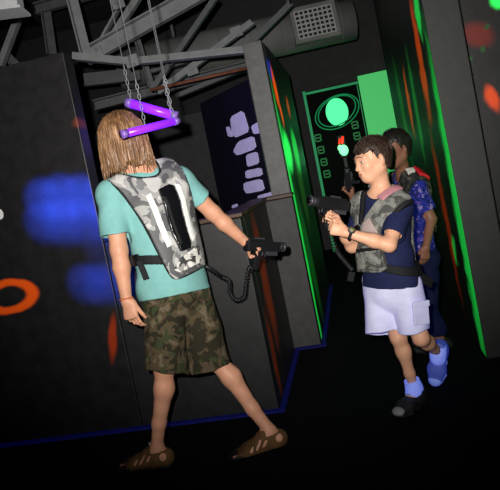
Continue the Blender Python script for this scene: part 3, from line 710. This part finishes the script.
def drape(f, x, y, off, o, n, sgn=-1):       # point on the offset surface of the torso under a pixel, walking in from outside along n
    p = hit(x, y, o, n); s_ = .2
    while s_ > -.2:
        if field_val(f, p+sgn*n*s_) < off: break
        s_ -= .004
    return p+sgn*n*s_
def dense(pts, m=5, closed=True):
    r = []; L = len(pts)
    for i in range(L if closed else L-1):
        a_, b_ = pts[i], pts[(i+1) % L]
        r += [(a_[0]+(b_[0]-a_[0])*k/m, a_[1]+(b_[1]-a_[1])*k/m) for k in range(m)]
    return r
def smooth_path(P, it=2, closed=True):
    P = np.array(P)
    for _ in range(it):
        Q_ = (np.roll(P, 1, 0)+np.roll(P, -1, 0)+2*P)/4
        if not closed: Q_[0], Q_[-1] = P[0], P[-1]
        P = Q_
    return P
edge = [(hit(x, y, bo, cN)-bo) for x, y in outline]
pth = smooth_path([drape(vestbase, x, y, .026, bo, cN) for x, y in dense(outline, 4)], 3)
MB().tube(pth, .0062, 8, closed=True).build('piping', black_web, vest, True)
def patch(name, pts, off, th, m, par, f=None, o=None, U=None, W=None, n=None, clip=None):
    f = (f or vestbase).copy(); pd_ = f.poly(uvp(pts, o, n, U, W), o, U, W); curve_shell(f, off, th); f.g = np.maximum(f.g, pd_)
    f.g = np.maximum(f.g, f.dot(clip if clip is not None else o, n)); return f.mesh(name, m, par)
kw = dict(o=bo, U=cU, W=cUP, n=cN); cl = mid(chest, waist)
mod = patch('sensor_module', [(157, 190), (168, 184.5), (173, 186), (190, 243), (189, 248.5), (179, 252), (171, 236)], .04, .03, gloss, vest, clip=cl, **kw)
patch('module_ridge', [(160.5, 198), (164, 196.5), (181, 244), (178, 246.5)], .052, .012, black_web, mod, clip=cl, **kw)
patch('reflective_strip', [(144.5, 196), (150, 193), (171.5, 245), (166, 248.5)], .034, .008, refl, vest, clip=cl, **kw)
patch('reflective_strip', [(174.5, 183), (181, 184), (197, 238), (192.5, 242)], .034, .008, refl, vest, clip=cl, **kw)
patch('lower_plate', [(180, 257), (197, 246), (203, 258), (200, 263), (178, 273), (172, 270)], .036, .012, camo('pale_camouflage', [(60, 60, 60), (205, 203, 196), (228, 226, 220), (150, 148, 144)], 24, .5, .4), vest, clip=cl, **kw)
# shoulder straps over to the chest and the waist belt
fs = vestbase.copy(); u_ = np.abs(fs.dot(bo, cU)); curve_shell(fs, .014, .012); fs.g = np.maximum(fs.g, np.abs(u_-.085)-.028); fs.g = np.maximum(fs.g, -fs.dot(chest-cN*.03, cN)); fs.g = np.maximum(fs.g, -fs.dot(waist, cUP)); fs.mesh('front_strap', cam_v, vest)
bs = vestbase.copy(); bc = hit(148, 261, waist, cN); bdir = nrm(cUP+cU*.32); curve_shell(bs, .012, .008); bs.g = np.maximum(bs.g, np.abs(bs.dot(bc, bdir))-.021); belt = bs.mesh('waist_belt', black_web, vest)
bk = drape(vestbase, 137, 260, .02, bo, cN); MB().obox(bk, (nrm(cU-cN*.9), cUP, nrm(cN+cU*.9)), (.03, .026, .008), .004).build('buckle', gloss, belt)
bt = drape(vestbase, 145, 270, .018, bo, cN); MB().obox(bt, (cU, nrm(cUP-cU*.1), cN), (.014, .045, .004), .002).build('strap_end', black_web, belt)
# wristband
wb = mid(elL, wrL, .97); wd_ = nrm(wrL-elL); wx = nrm(np.cross(wd_, V(0, 1, 0))); wy = np.cross(wd_, wx)
MB().tube([wb+.0295*(wx*math.cos(k*math.pi/10)+wy*math.sin(k*math.pi/10)) for k in range(20)], .0035, 6, closed=True).build('wristband', plain('orange_wristband', (200, 110, 60), .6), woman, True)

# ------------------------------------------------------------------ phasers
gunm = plain('black_phaser_plastic', (24, 24, 27), .38, .15, 30, .5)
gunm2 = plain('grey_phaser_plastic', (54, 54, 58), .45, .12, 30, .45)
def phaser(c, D, UP, label, s=1.0, group=None, gx=0):
    D = nrm(D); UP = nrm(UP-D*np.dot(UP, D)); X = np.cross(D, UP); q = lambda f, u, x=0: c+s*(f*D+u*UP+x*X); ax = (D, X, UP)
    o = empty('phaser', tuple(q(0, -.03))); tag(o, label, 'toy gun', group)
    MB().obox(q(0, .02), ax, (.105*s, .024*s, .026*s), .008*s).obox(q(-.02, .047), ax, (.07*s, .015*s, .008*s), .004*s).build('body', gunm, o)
    MB().tube([q(.1, .022), q(.128, .022)], .022*s, 16).tube([q(.127, .022), q(.14, .022)], .026*s, 16).build('muzzle', gunm2, o, True)
    MB().tube([q(.1395, .022), q(.143, .022)], .018*s, 16).build('lens', gloss, o, True)
    MB().beam(q(-.025+gx, -.004), q(-.045+gx, -.1), .03*s, .034*s, up=X, bev=.006).build('grip', gunm, o)
    MB().obox(q(.055 if not gx else -.055, -.012), ax, (.035*s, .019*s, .014*s), .005*s).build('foregrip', gunm2, o)
    MB().tube([q(.018+gx, -.004), q(.022+gx, -.03), q(.012+gx, -.045), q(-.03+gx, -.045)], .004*s, 6).build('trigger_guard', gunm, o, True)
    MB().tube([q(gx, -.006), q(gx+.006, -.02), q(gx+.001, -.03)], .004*s, 6).build('trigger', gunm2, o, True)
    MB().obox(q(-.02, .058), ax, (.03*s, .008*s, .005*s), .002).build('sight', gunm2, o)
    return o, q
def coil(pts, rad, turns, wire=.0032):
    P = []; n = turns*10
    pts = [V(p) for p in pts]; m = len(pts)-1
    def cr(t):
        i = min(int(t*m), m-1); f = t*m-i; p0, p1, p2, p3 = pts[max(i-1, 0)], pts[i], pts[i+1], pts[min(i+2, m)]
        return .5*((2*p1)+(p2-p0)*f+(2*p0-5*p1+4*p2-p3)*f*f+(3*p1-p0-3*p2+p3)*f**3)
    for k in range(n+1):
        t = k/n; d = nrm(cr(min(1, t+.01))-cr(max(0, t-.01))); x = nrm(np.cross(d, V(.3, .9, .2))); y = np.cross(d, x); a_ = 2*math.pi*turns*t
        P.append(cr(t)+rad*(math.cos(a_)*x+math.sin(a_)*y))
    return MB().tube(P, wire, 5)
gp_ = hR_c = wrR+ghR*.07-IU*.035
g1, q1 = phaser(A(262, 248, 3.02)-IU*.012+CF*.012, IX*.75+CF*.55-IU*.08, IU, 'black laser phaser held low behind by the long-haired player at the wall corner')
gcord = coil([A(206, 266, 2.93), A(220, 276, 2.93), A(229, 281, 2.95), A(230, 293, 2.96), A(236, 300, 2.97), A(244, 297, 2.98), A(246, 284, 2.99), A(249, 268, 3.0), q1(-.045, -.1)], .0095, 46)
gcord.build('coiled_cord', gunm, g1, True)
MB().tube([A(202, 264, 2.86), A(214, 271, 2.91), A(222, 277, 2.93)], .011, 8).build('cord_sleeve', gunm, g1, True)

# ------------------------------------------------------------------ the boy with the phaser
skin2 = skin_mat('boy_skin', (222, 170, 138))
hairB = plain('dark_brown_hair', (50, 36, 27), .5, .35, 60, .4, bump=.7, bscale=150, stretch=(1, 1, .4))
hd2 = A(372.5, 159, 2.86); BF = V(-.9, -.42, 0)
F2, L2, U2 = ortho(V(-.9, -.46, -.06), (-.06, 0, 1))
s2 = .91
base2 = at(408, 412, 2.86); base2[2] = 0
sL, sR = A(401, 208, 2.79), A(364, 205, 2.96); eL, wL = A(389, 245, 2.70), A(346, 232.5, 2.72)
eR, wR_ = A(352, 246, 2.92), A(337, 221, 2.82)
hl, hr = A(404, 284, 2.83), A(380, 281, 2.95); kl, kr = A(421, 338, 2.80), A(398, 337, 2.84); al, ar = A(438, 352, 3.07), A(414.5, 389, 2.87)
nk = A(382, 191, 2.88); ch2 = A(384, 222, 2.88); wa2 = A(387, 256, 2.88); pe2 = A(391, 279, 2.89)
bU = nrm(sL-sR); bUP = nrm(nk-wa2); bN = nrm(np.cross(bU, bUP)); bN = bN if bN@CF < 0 else -bN
qU = nrm(hl-hr); qN = nrm(np.cross(qU, bUP)); qN = qN if qN@CF < 0 else -qN
boyj = dict(spine=(mid(sL, sR)+bUP*.008, ch2, wa2, pe2), cax=(bU, bN), pax=(qU, qN))
tb = torso_prims(boyj, (.122, .082, .108, .08, .125, .09))
bl_ = [cap(nk-bUP*.03, hd2-U2*.06-F2*.015, .043, .042, .03), cap(mid(nk, sL, .3), sL, .04, .042, .04), cap(mid(nk, sR, .3), sR, .04, .042, .04),
       cap(sL, eL, .04, .031, .02), cap(eL, mid(eL, wL, .35), .031, .03, .02), cap(mid(eL, wL, .35), wL, .03, .02, .02),
       cap(sR, eR, .04, .031, .02), cap(eR, mid(eR, wR_, .35), .031, .03, .02), cap(mid(eR, wR_, .35), wR_, .03, .02, .02)]
ll = leg_prims(hl, kl, al, U2*.1+V(.5, .5, -.5), .66); lr = leg_prims(hr, kr, ar, V(.4, .8, 0), .66)
fd2r = nrm(V(-.62, -.72, 0)); fd2l = nrm(A(430, 398, 3.02)-al); upl = nrm(-CF*.8-IX*.45+fd2l*.2)
f2r, f2l = foot_prims(ar, fd2r, V(0, 0, 1), .85, False), foot_prims(al, fd2l, upl, .85, False)
# phaser held in both hands
gD = nrm(A(308, 199, 2.72)-A(354, 206, 2.86)); gUP = nrm(IU+IX*.12)
g2o, q2 = phaser(A(331, 208, 2.79), gD, gUP, 'black laser phaser pointed left in both hands of the boy in navy t-shirt', .92, gx=.05)
gr = q2(.015, -.055)
hl2 = hand_prims(wL, gr+gD*.03-CF*.026-gUP*.034-wL, CF*.85+gD*.2, gUP, .8, ((48, 62, 40), (55, 65, 40), (60, 66, 40), (62, 68, 40)), thumb=(.55, .3), tcurl=.4)
hr2 = hand_prims(wR_, gr+CF*.03+gD*.03+gUP*.012-wR_, -CF*.8+gD*.1, gUP*.9-gD*.1, .8, ((58, 72, 45), (62, 74, 45), (66, 76, 45), (68, 78, 45)), thumb=(.8, .5), tcurl=.5)
bodb = Field(tb+head_prims(hd2, F2, L2, U2, s2)+bl_+ll+lr+f2r+f2l+hl2+hr2, .0036)
boy = bodb.mesh('person', [skin2, lipmat], origin=base2, matfn=lipfn(hd2, F2, L2, U2, s2))
tag(boy, 'boy with short dark hair in navy t-shirt, camouflage vest and white shorts aiming a phaser', 'person')
eyes(boy, hd2, F2, L2, U2, s2, plain('iris_dark', (60, 42, 32), .2), hairB)
def short_hair(par, hd, F, L, U, s, m, seed, n=420):
    e = lambda u, f, l=0: hd+s*(u*U+f*F+l*L)
    f = Field([ell(e(.032, -.014), (L, F, U), (.081*s, .1*s, .089*s), .02), ring(e(.0, -.045), e(-.055, -.045), (.07*s, .055*s), (.056*s, .045*s), L, F, .03)], .0035)
    a_ = f.dot(hd, F)/s; u = f.dot(hd, U)/s; l = np.abs(f.dot(hd, L))/s
    line = np.where(a_ > .03, .046-.16*(a_-.03)+0*u, np.where(a_ > .012, .052+(a_-.03)*2.6, np.where(a_ > -.022, .0+(a_-.012)*-.15, -.06)))
    line = line+.004*np.sin(l*230)+.003*np.sin(l*510+1)
    f.g = np.maximum(f.g, (line-u)*s*.8); f.waves(.0009, 300, 9, seed, (.4, 1, .4))
    h_ = f.mesh('hair', m, par)
    b = MB(); r = np.random.RandomState(seed)
    for i in range(n):
        th = r.uniform(0, 6.28); ph = math.acos(r.uniform(.12, 1)); p = V(math.sin(ph)*math.cos(th), math.sin(ph)*math.sin(th), math.cos(ph))
        if p[0] > .5 and p[2] < .42: continue
        P0 = e(.034+.088*p[2], -.014+.099*p[0], .081*p[1]); N_ = nrm(U*p[2]/.088+F*p[0]/.099+L*p[1]/.081)
        fl_ = nrm(F*(.9 if p[2] > .5 else .2)+U*(-.2 if p[2] > .5 else -.9)+L*(r.uniform(-.25, .25)+.5*p[1])); fl_ = nrm(fl_-N_*np.dot(fl_, N_)+N_*r.uniform(.0, .16))
        ln = r.uniform(.02, .035)*s
        b.tube([P0-N_*.003, P0+fl_*ln*.5+N_*.0005, P0+fl_*ln-N_*.001], [.0022, .002, .0005], 5)
    b.build('hair_tufts', m, h_, True)['kind'] = 'stuff'
    return h_
short_hair(boy, hd2, F2, L2, U2, s2, hairB, 4)
navy = plain('navy_cotton', (30, 36, 72), .85, .12, 40, .2, bump=.15, bscale=700)
tb2 = torso_prims(boyj, (.13, .09, .122, .095, .138, .104))+[cap(mid(nk, sL, .3), sL, .045, .05, .04), cap(mid(nk, sR, .3), sR, .045, .05, .04), ring(pe2, pe2-bUP*.04, (.146, .112), (.15, .116), qU, qN, .03)]
vb2 = Field(tb2, .0042, pad=.07)
bf = garment(tb2, [([cap(sL, mid(sL, eL, .85), .05, .055, .03)], mid(sL, eL, .74), nrm(sL-eL)), ([cap(sR, mid(sR, eR, .8), .05, .054, .03)], mid(sR, eR, .7), nrm(sR-eR))], .0042, .009, (.003, 45, 5, (1, 1, .6)))
bf.keep(pe2-bUP*.03, bUP)
bf.g = np.maximum(bf.g, -Field([ring(nk-bUP*.012+bN*.012, nk+bUP*.1+bN*.03, (.056, .052), (.08, .075), bU, bN, .01)], .0042, bf.lo, bf.lo+bf.h*(bf.n-1)).g[:bf.n[0], :bf.n[1], :bf.n[2]])
bf.mesh('t_shirt', navy, boy)
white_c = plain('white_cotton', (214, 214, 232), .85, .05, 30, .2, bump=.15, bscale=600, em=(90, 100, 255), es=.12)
hml, hmr = A(413, 331, 2.815), A(387, 333, 2.87)
sw = garment([ring(pe2+bUP*.02, pe2-bUP*.07, (.124, .094), (.142, .108), qU, qN, .04)], [([cap(hl, hml, .08, .078, .02)], hml, nrm(hl-hml)), ([cap(hr, hmr, .078, .08, .02), cap(hr, hmr-IX*.035, .07, .07, .02)], hmr, nrm(hr-hmr))], .0042, .009, (.0045, 36, 11, (1, 1, .4)), k=.012)
sw.keep(pe2+bUP*.02, -bUP)
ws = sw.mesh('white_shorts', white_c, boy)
pk = hl*.45+hml*.55; pocket_n = nrm(bU-CF*.8); po = pk+pocket_n*.088
MB().obox(po, (nrm(np.cross(bUP, pocket_n)), bUP, pocket_n), (.042, .05, .006), .004).build('cargo_pocket', white_c, ws)
MB().obox(po+bUP*.045+pocket_n*.006, (nrm(np.cross(bUP, pocket_n)), bUP, pocket_n), (.045, .014, .005), .003).build('pocket_flap', white_c, ws)
# socks and shoes
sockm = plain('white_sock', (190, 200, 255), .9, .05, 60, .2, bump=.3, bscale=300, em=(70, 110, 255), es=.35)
shoeB = plain('black_shoe', (36, 36, 40), .55, .15, 30, .4); shoeG = plain('grey_shoe_trim', (150, 150, 152), .5, .1); shoeU = plain('uv_tinted_shoe', (92, 108, 160), .6, .12, 30, .3, em=(30, 60, 255), es=.12)  # rear shoe has the bluish blacklight tint put into its colour and glow
def shoe(par, ank, kn, D, UP, fp, s, m, trim, sock_h, sock_em):
    D = nrm(D); UP = nrm(UP-D*np.dot(UP, D)); X = np.cross(D, UP); q = lambda f, u, x=0: ank+s*(f*D+u*UP+x*X); up2 = nrm(kn-ank)
    k_ = Field([cap(ank-up2*.03, ank+up2*sock_h, .036*s+.004, .038*s+.004, .02), cap(q(0, 0), q(.03, -.03), .036*s+.004, .032*s+.004, .03)], .003, pad=.02)
    r_ = k_.dot(ank, up2); k_.g = k_.g+.0012*np.sin(r_*520); k_.shell(.005); k_.keep(ank+up2*sock_h, -up2); k_.mesh('sock', sockm, par)
    f = Field([ell(q(-.03, -.05), (D, X, UP), (.05*s, .041*s, .05*s), .03), ring(q(-.02, -.05), q(.1, -.06), (.042*s, .045*s), (.05*s, .034*s), X, UP, .03), ring(q(.1, -.06), q(.165, -.066), (.05*s, .034*s), (.042*s, .025*s), X, UP, .03), cap(q(0, -.03), q(-.005, .002), .045*s, .044*s, .03)], .0032, pad=.03)
    f.g = np.maximum(f.g, f.dot(q(0, .008), nrm(UP+.25*D))); f.keep(q(0, -.08), UP)
    h_ = f.mesh('shoe', m, par)
    so = Field([ring(q(-.04, -.083), q(.05, -.083), (.042*s, .016*s), (.044*s, .016*s), X, UP, .02), ring(q(.05, -.083), q(.12, -.083), (.044*s, .016*s), (.053*s, .016*s), X, UP, .02), ring(q(.12, -.083), q(.168, -.081), (.053*s, .016*s), (.043*s, .016*s), X, UP, .02)], .0032, pad=.02)
    so.g = np.maximum(so.g, -(so.dot(q(0, -.098), UP))); so.mesh('sole', sole_m if m is shoeB else trim, h_)
    st_ = MB()
    for k in range(4):
        cx = .055+.022*k; hu = .0-.0185*k-.012; st_.tube([q(cx-.004, hu-.013, -.026), q(cx+.004, hu+.001, -.012), q(cx+.006, hu+.005, 0), q(cx+.004, hu+.001, .012), q(cx-.004, hu-.013, .026)], .0042*s, 6)
    st_.build('lace', trim, h_, True)
    ell_c = Field([ell(q(.165, -.062), (D, X, UP), (.036*s, .04*s, .024*s), .01)], .003); ell_c.keep(q(0, -.08), UP); ell_c.mesh('toe_cap', trim, h_)
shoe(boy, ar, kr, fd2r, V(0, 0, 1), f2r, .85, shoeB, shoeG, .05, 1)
shoe(boy, al, mid(al, kl, 1)*.6+(al-fd2l)*.4, fd2l, upl, f2l, .85, shoeU, plain('uv_tinted_lace', (160, 180, 235), .6, .05, em=(60, 100, 255), es=.2), .035, 1)  # laces and trim carry the same painted blacklight tint
# front vest
vo = mid(ch2, wa2, .3)+bN*.1; kb = dict(o=vo, U=bU, W=bUP, n=-bN); camB = camo('dull_grey_camouflage', [(74, 74, 70), (122, 122, 117), (142, 140, 132), (98, 97, 92)], 20, .65, .35)
clb = mid(ch2, wa2)
vp = [(343, 207), (351, 192), (357, 191), (360, 224), (362, 228), (373, 204), (388, 184), (399, 187.5), (398, 200), (386, 221), (382, 240), (388, 268), (383, 272), (352, 272), (349, 262), (358, 243), (349, 222)]
bvest = patch('laser_vest', vp, .016, .022, camB, boy, f=vb2, clip=clb, **kb)
patch('shoulder_pad', [(375, 197), (384.5, 185.5), (391.5, 188), (382, 201)], .03, .01, plain('faded_red_pad', (176, 120, 128), .6, .2, 30), bvest, f=vb2, clip=clb, **kb)
patch('chest_sensor', [(367, 222), (373, 217), (382, 233), (366, 231)], .03, .01, plain('pinkish_sensor', (168, 150, 146), .5, .1), bvest, f=vb2, clip=clb, **kb)
patch('pouch', [(361, 246), (384, 243), (386, 267), (361, 269)], .034, .018, camB, bvest, f=vb2, clip=clb, **kb)
patch('pouch_edge', [(361, 248), (385, 245), (385, 249), (361, 252)], .046, .006, black_web, bvest, f=vb2, clip=clb, **kb)
patch('front_buckle', [(357, 226), (364, 223), (364, 231), (357, 233)], .032, .012, gloss, bvest, f=vb2, clip=clb, **kb)
for nm, pts in (('strap_edge', [(386, 221), (399, 200), (400, 187), (402.5, 188), (402, 202), (388.5, 223)]), ('strap_edge', [(357, 191), (361, 192), (364, 222), (361, 227)])):
    patch(nm, pts, .016, .02, black_web, bvest, f=vb2, clip=clb, **kb)
fb = vb2.copy(); u_ = np.abs(fb.dot(vo, bU)); curve_shell(fb, .014, .014); fb.g = np.maximum(fb.g, np.minimum(np.abs(u_-.07)-.028, np.maximum(u_-.1, fb.dot(ch2, bUP)))); fb.g = np.maximum(fb.g, fb.dot(ch2+bN*.01, bN)); fb.g = np.maximum(fb.g, -fb.dot(wa2-bUP*.03, bUP)); fb.mesh('back_panel', camB, bvest)
bb = vb2.copy(); bcn = hit(396, 264, wa2, bN); bd_ = nrm(bUP+bU*.28); curve_shell(bb, .012, .008); bb.g = np.maximum(bb.g, np.abs(bb.dot(bcn, bd_))-.02); bb.g = np.maximum(bb.g, -bb.dot(pe2-bN*.0, nrm(bU*.4+bN*.0+bU))-.1); bbelt = bb.mesh('waist_belt', black_web, bvest)
c = A(410, 268, 2.80); bx = nrm(A(432, 284, 2.84)-A(398, 262, 2.76)); by = nrm(bUP-bx*np.dot(bUP, bx)); bz = np.cross(bx, by)
MB().obox(c, (bx, by, bz), (.05, .02, .008), .005).build('belt_buckle', gloss, bbelt)
MB().obox(A(424, 279, 2.83), (bx, by, bz), (.055, .022, .004), .003).build('strap_end', black_web, bbelt)
MB().beam(A(352, 272, 2.82), A(350, 281, 2.83), .03, .006, up=IX).build('strap_end', black_web, bbelt)
# watch
wc = mid(eL, wL, .9); wv = nrm(wL-eL); wx = nrm(-CF*.8+IU*.6); wx = nrm(wx-wv*np.dot(wx, wv)); wy = np.cross(wv, wx)
wtb = MB().tube([wc+.0255*(wx*math.cos(k*math.pi/12)+wy*math.sin(k*math.pi/12)) for k in range(24)], .007, 8, closed=True).build('wristwatch', black_web, boy, True)
MB().tube([wc+wx*.026, wc+wx*.036], .017, 20).build('watch_case', gunm2, wtb, True)
MB().tube([wc+wx*.0362, wc+wx*.0372], .0125, 20).build('watch_dial', plain('olive_dial', (130, 126, 90), .4, .1), wtb, True)
coil([q2(.003, -.1), A(336, 250, 2.83), A(345, 262, 2.85), A(352, 270, 2.85)], .009, 26).build('coiled_cord', gunm, g2o, True)

# ------------------------------------------------------------------ the player behind the boy
skin3 = skin_mat('tan_skin', (132, 90, 72))
hair3 = plain('black_hair', (26, 20, 19), .45, .3, 60, .4, bump=.6, bscale=150)
hd3 = A(395, 149, 3.5); F3, L3, U3 = ortho(V(-.8, -.55, -.1)); s3 = .95
s3L, s3R = A(418, 188, 3.5), A(399, 180, 3.72); e3L, w3L = A(431, 219, 3.5), A(426, 247, 3.42)
e3R, w3R = A(375, 214, 3.62), A(353, 199, 3.42)
b3 = A(418, 345, 3.55); b3[2] = 0
n3 = A(403.5, 175, 3.58); U3p = V(0, 0, 1); c3 = n3-V(0, 0, .16); w3 = n3-V(0, 0, .33); p3 = n3-V(0, 0, .47)
t3U = nrm(s3R-s3L); t3N = nrm(np.cross(t3U, U3p)); t3N = t3N if t3N[0] < 0 else -t3N
j3 = dict(spine=(mid(s3L, s3R), c3, w3, p3), cax=(t3U, t3N), pax=(t3U, t3N))
hp3L, hp3R = p3-t3U*.07-V(0, 0, .03), p3+t3U*.07-V(0, 0, .03)
k3L, k3R = hp3L+V(-.05, -.01, -.31), hp3R+V(-.05, .02, -.31); a3L, a3R = V(hp3L[0]-.0, hp3L[1]-.01, .085), V(hp3R[0]-.04, hp3R[1]+.02, .085)
hnd3 = hand_prims(w3R, A(352, 182, 3.4)-w3R, CF*.2-IX*.9+IU*.1, IX*.25-CF*.9, .8, ((50, 60, 35), (55, 65, 40), (60, 66, 40), (62, 68, 40)), thumb=(.55, .4), tcurl=.4)
hnd3 += hand_prims(w3L, V(-.25, 0, -1), V(-.4, .9, 0), V(-1, 0, 0), .8, ((25, 30, 20),)*4)
pr3 = torso_prims(j3, (.12, .085, .11, .08, .125, .09))+head_prims(hd3, F3, L3, U3, s3)+[cap(n3-V(0, 0, .02), hd3-U3*.06-F3*.015, .044, .042, .03), cap(mid(n3, s3L, .3), s3L, .04, .042, .04), cap(mid(n3, s3R, .3), s3R, .04, .042, .04),
       cap(s3L, e3L, .04, .031, .02), cap(e3L, w3L, .031, .02, .02), cap(s3R, e3R, .04, .031, .02), cap(e3R, w3R, .031, .02, .02)]
pr3 += leg_prims(hp3L, k3L, a3L, V(1, 0, 0), .78)+leg_prims(hp3R, k3R, a3R, V(1, 0, 0), .78)+foot_prims(a3L, V(-1, .1, 0), up1, .82, False)+foot_prims(a3R, V(-1, .1, 0), up1, .82, False)+hnd3
kid = Field(pr3, .0045).mesh('person', [skin3, lipmat], origin=b3, matfn=lipfn(hd3, F3, L3, U3, s3))
tag(kid, 'dark-haired player in blue patterned shirt half hidden behind the boy in navy', 'person')
eyes(kid, hd3, F3, L3, U3, s3, plain('iris_black', (40, 30, 26), .2), hair3)
short_hair(kid, hd3, F3, L3, U3, s3*1.03, hair3, 9, 120)
bluep = camo('blue_patterned_cotton', [(12, 14, 40), (26, 34, 110), (84, 54, 120), (120, 106, 150)], 34, .85, .2)
bb_ = bluep.node_tree.nodes['Principled BSDF']; bb_.inputs['Emission Color'].default_value = (.05, .08, 1, 1); bb_.inputs['Emission Strength'].default_value = .06
t3 = torso_prims(j3, (.128, .093, .122, .092, .136, .1))+[cap(mid(n3, s3L, .2), s3L, .047, .05, .04), cap(mid(n3, s3R, .2), s3R, .047, .05, .04)]
v3 = Field(t3, .0045, pad=.06)
sf3 = garment(t3, [([cap(s3L, mid(s3L, e3L, .8), .046, .05, .03)], mid(s3L, e3L, .72), nrm(s3L-e3L)), ([cap(s3R, mid(s3R, e3R, .7), .05, .055, .03)], mid(s3R, e3R, .65), nrm(s3R-e3R))], .0045, .009, (.003, 45, 15, (1, 1, 1)))
sf3.keep(p3-V(0, 0, .02), U3p)
sf3.g = np.maximum(sf3.g, -Field([ring(n3-V(0, 0, .01), n3+V(0, 0, .1), (.058, .052), (.08, .075), t3U, t3N, .01)], .0045, sf3.lo, sf3.lo+sf3.h*(sf3.n-1)).g[:sf3.n[0], :sf3.n[1], :sf3.n[2]])
sf3.mesh('patterned_shirt', bluep, kid)
dkb = plain('dark_blue_cotton', (14, 17, 44), .85, .3, 30, .2, bump=.2, em=(15, 30, 200), es=.012)
pf = Field([ring(p3+V(0, 0, .03), p3-V(0, 0, .05), (.13, .098), (.138, .104), t3U, t3N, .03), cap(hp3L, k3L, .08, .07, .03), cap(k3L, a3L+V(0, 0, .05), .066, .055, .02), cap(hp3R, k3R, .08, .07, .03), cap(k3R, a3R+V(0, 0, .05), .066, .055, .02)], .0045, pad=.03).waves(.004, 45, seed=17, squash=(.4, .4, 1)); pf.shell(.009)
pf.keep(p3+V(0, 0, .025), -U3p); pf.g = np.maximum(pf.g, .11-pf.P()[2]-0*pf.g); pf.mesh('trousers', dkb, kid)
for a_ in (a3L, a3R):
    D = V(-.995, .0995, 0); X = V(.0995, .995, 0); q = lambda f, u: a_+.85*(f*D+u*up1)
    f = Field([ell(q(-.03, -.05), (D, X, up1), (.045, .036, .04), .03), ring(q(-.02, -.05), q(.1, -.06), (.036, .036), (.043, .029), X, up1, .03), ring(q(.1, -.06), q(.165, -.066), (.043, .029), (.036, .022), X, up1, .03)], .004); f.keep((0, 0, .004), up1); f.mesh('shoe', shoeB, kid)
camo3 = camo('dark_camouflage', [(24, 24, 24), (48, 48, 44), (84, 80, 70), (34, 34, 32)], 30, .6, .3)
vv = v3.copy(); curve_shell(vv, .016, .022); side = vv.dot(mid(s3L, s3R), t3U); zz = vv.P()[2]
vv.g = np.maximum(vv.g, np.abs(side)-.14); vv.g = np.maximum(vv.g, (w3[2]-.04)-zz+0*vv.g); vv.g = np.maximum(vv.g, zz-(n3[2]+.03)+0*vv.g)
vv.g = np.maximum(vv.g, -Field([ell(n3+t3N*.07-V(0, 0, .03), (t3U, t3N, U3p), (.05, .09, .16), .01), ell(n3-V(0, 0, 0), (t3U, t3N, U3p), (.055, .06, .08), .01)], .0045, vv.lo, vv.lo+vv.h*(vv.n-1)).g[:vv.n[0], :vv.n[1], :vv.n[2]])
vest3 = vv.mesh('laser_vest', camo3, kid)
redm = plain('red_vest_pad', (190, 26, 40), .5, .2, 20, .4)
def pad3(name, lo, hi, m):
    f = v3.copy(); a_ = f.dot(n3, t3U); n_ = f.dot(n3, t3N); z_ = f.P()[2]-n3[2]
    curve_shell(f, .034, .016); f.g = np.maximum(f.g, np.maximum(lo[0]-a_, a_-hi[0])); f.g = np.maximum(f.g, np.maximum(lo[1]-n_, n_-hi[1])); f.g = np.maximum(f.g, np.maximum(lo[2]-z_, z_-hi[2])); f.mesh(name, m, vest3)
pad3('shoulder_pad', (-.13, -.1, -.14), (-.06, -.035, .06), redm); pad3('chest_pad', (-.14, -.04, -.22), (-.05, .07, -.15), redm)
pad3('shoulder_sensor', (-.1, -.028, -.07), (-.055, .02, .04), plain('pale_sensor', (190, 186, 180), .5, .1))
g3, q3 = phaser(A(350, 180, 3.36), IU*.8-IX*.15-CF*.5, -IX-IU*.2, 'dark phaser raised beside the chin of the boy in navy', .55)
# ================================================================== LIGHT
def lamp(kind, name, loc, energy, color=(1, 1, 1), aim=None, **k):
    ld = bpy.data.lights.new(name, kind); ld.energy = energy; ld.color = color
    for a_, v_ in k.items(): setattr(ld, a_, v_)
    o = bpy.data.objects.new(name, ld); COL.objects.link(o); o.location = loc
    if aim is not None: o.rotation_euler = (Vector(aim)-Vector(loc)).to_track_quat('-Z', 'Y').to_euler()
    return o
fl = CAM-IX*.1+IU*.1-CF*.02
lamp('SPOT', 'camera_flash', tuple(fl), 570, (1, .97, .92), tuple(at(235, 60, 3)), shadow_soft_size=.02, spot_size=math.radians(82), spot_blend=1.0)
for px, py, e, sz in ((44, 200, 330, 7.5), (44, 222, 330, 7.5), (62, 198, 330, 8), (62, 222, 330, 8), (82, 198, 330, 8), (82, 222, 330, 8), (102, 200, 300, 8), (104, 224, 220, 7), (86, 284, 260, 7), (100, 284, 260, 7), (114, 284, 200, 7), (110, 255, 90, 9)):
    w = hit(px, py, (0, YF, 0), V(0, 1, 0))
    lamp('SPOT', 'added_blue_trail_spot', (w[0]-.35, w[1]-1.3, w[2]+.5), e, (.03, .09, 1), tuple(w), shadow_soft_size=.015, spot_size=math.radians(sz*1.5), spot_blend=.9)  # unseen blue spots added to imitate the shirt's light trails on the wall
lamp('POINT', 'green_corridor_lamp', (-.1, 7.2, 1.3), 1.6, (.1, 1, .35), shadow_soft_size=.1)
lamp('POINT', 'blacklight_booth', (-.95, 4.1, 1.75), 1.6, (.25, .15, 1), shadow_soft_size=.1)
lamp('POINT', 'blacklight_corridor', (.1, 3.9, 2.4), 1.2, (.12, .2, 1), shadow_soft_size=.1)
wd = bpy.data.worlds.new('world'); S.world = wd; wd.use_nodes = True
wd.node_tree.nodes['Background'].inputs[0].default_value = (.5, .55, .7, 1); wd.node_tree.nodes['Background'].inputs[1].default_value = .006
S.view_settings.view_transform = 'Standard'; S.view_settings.look = 'None'; S.view_settings.exposure = 0; S.view_settings.gamma = 1; S.view_settings.use_curve_mapping = False
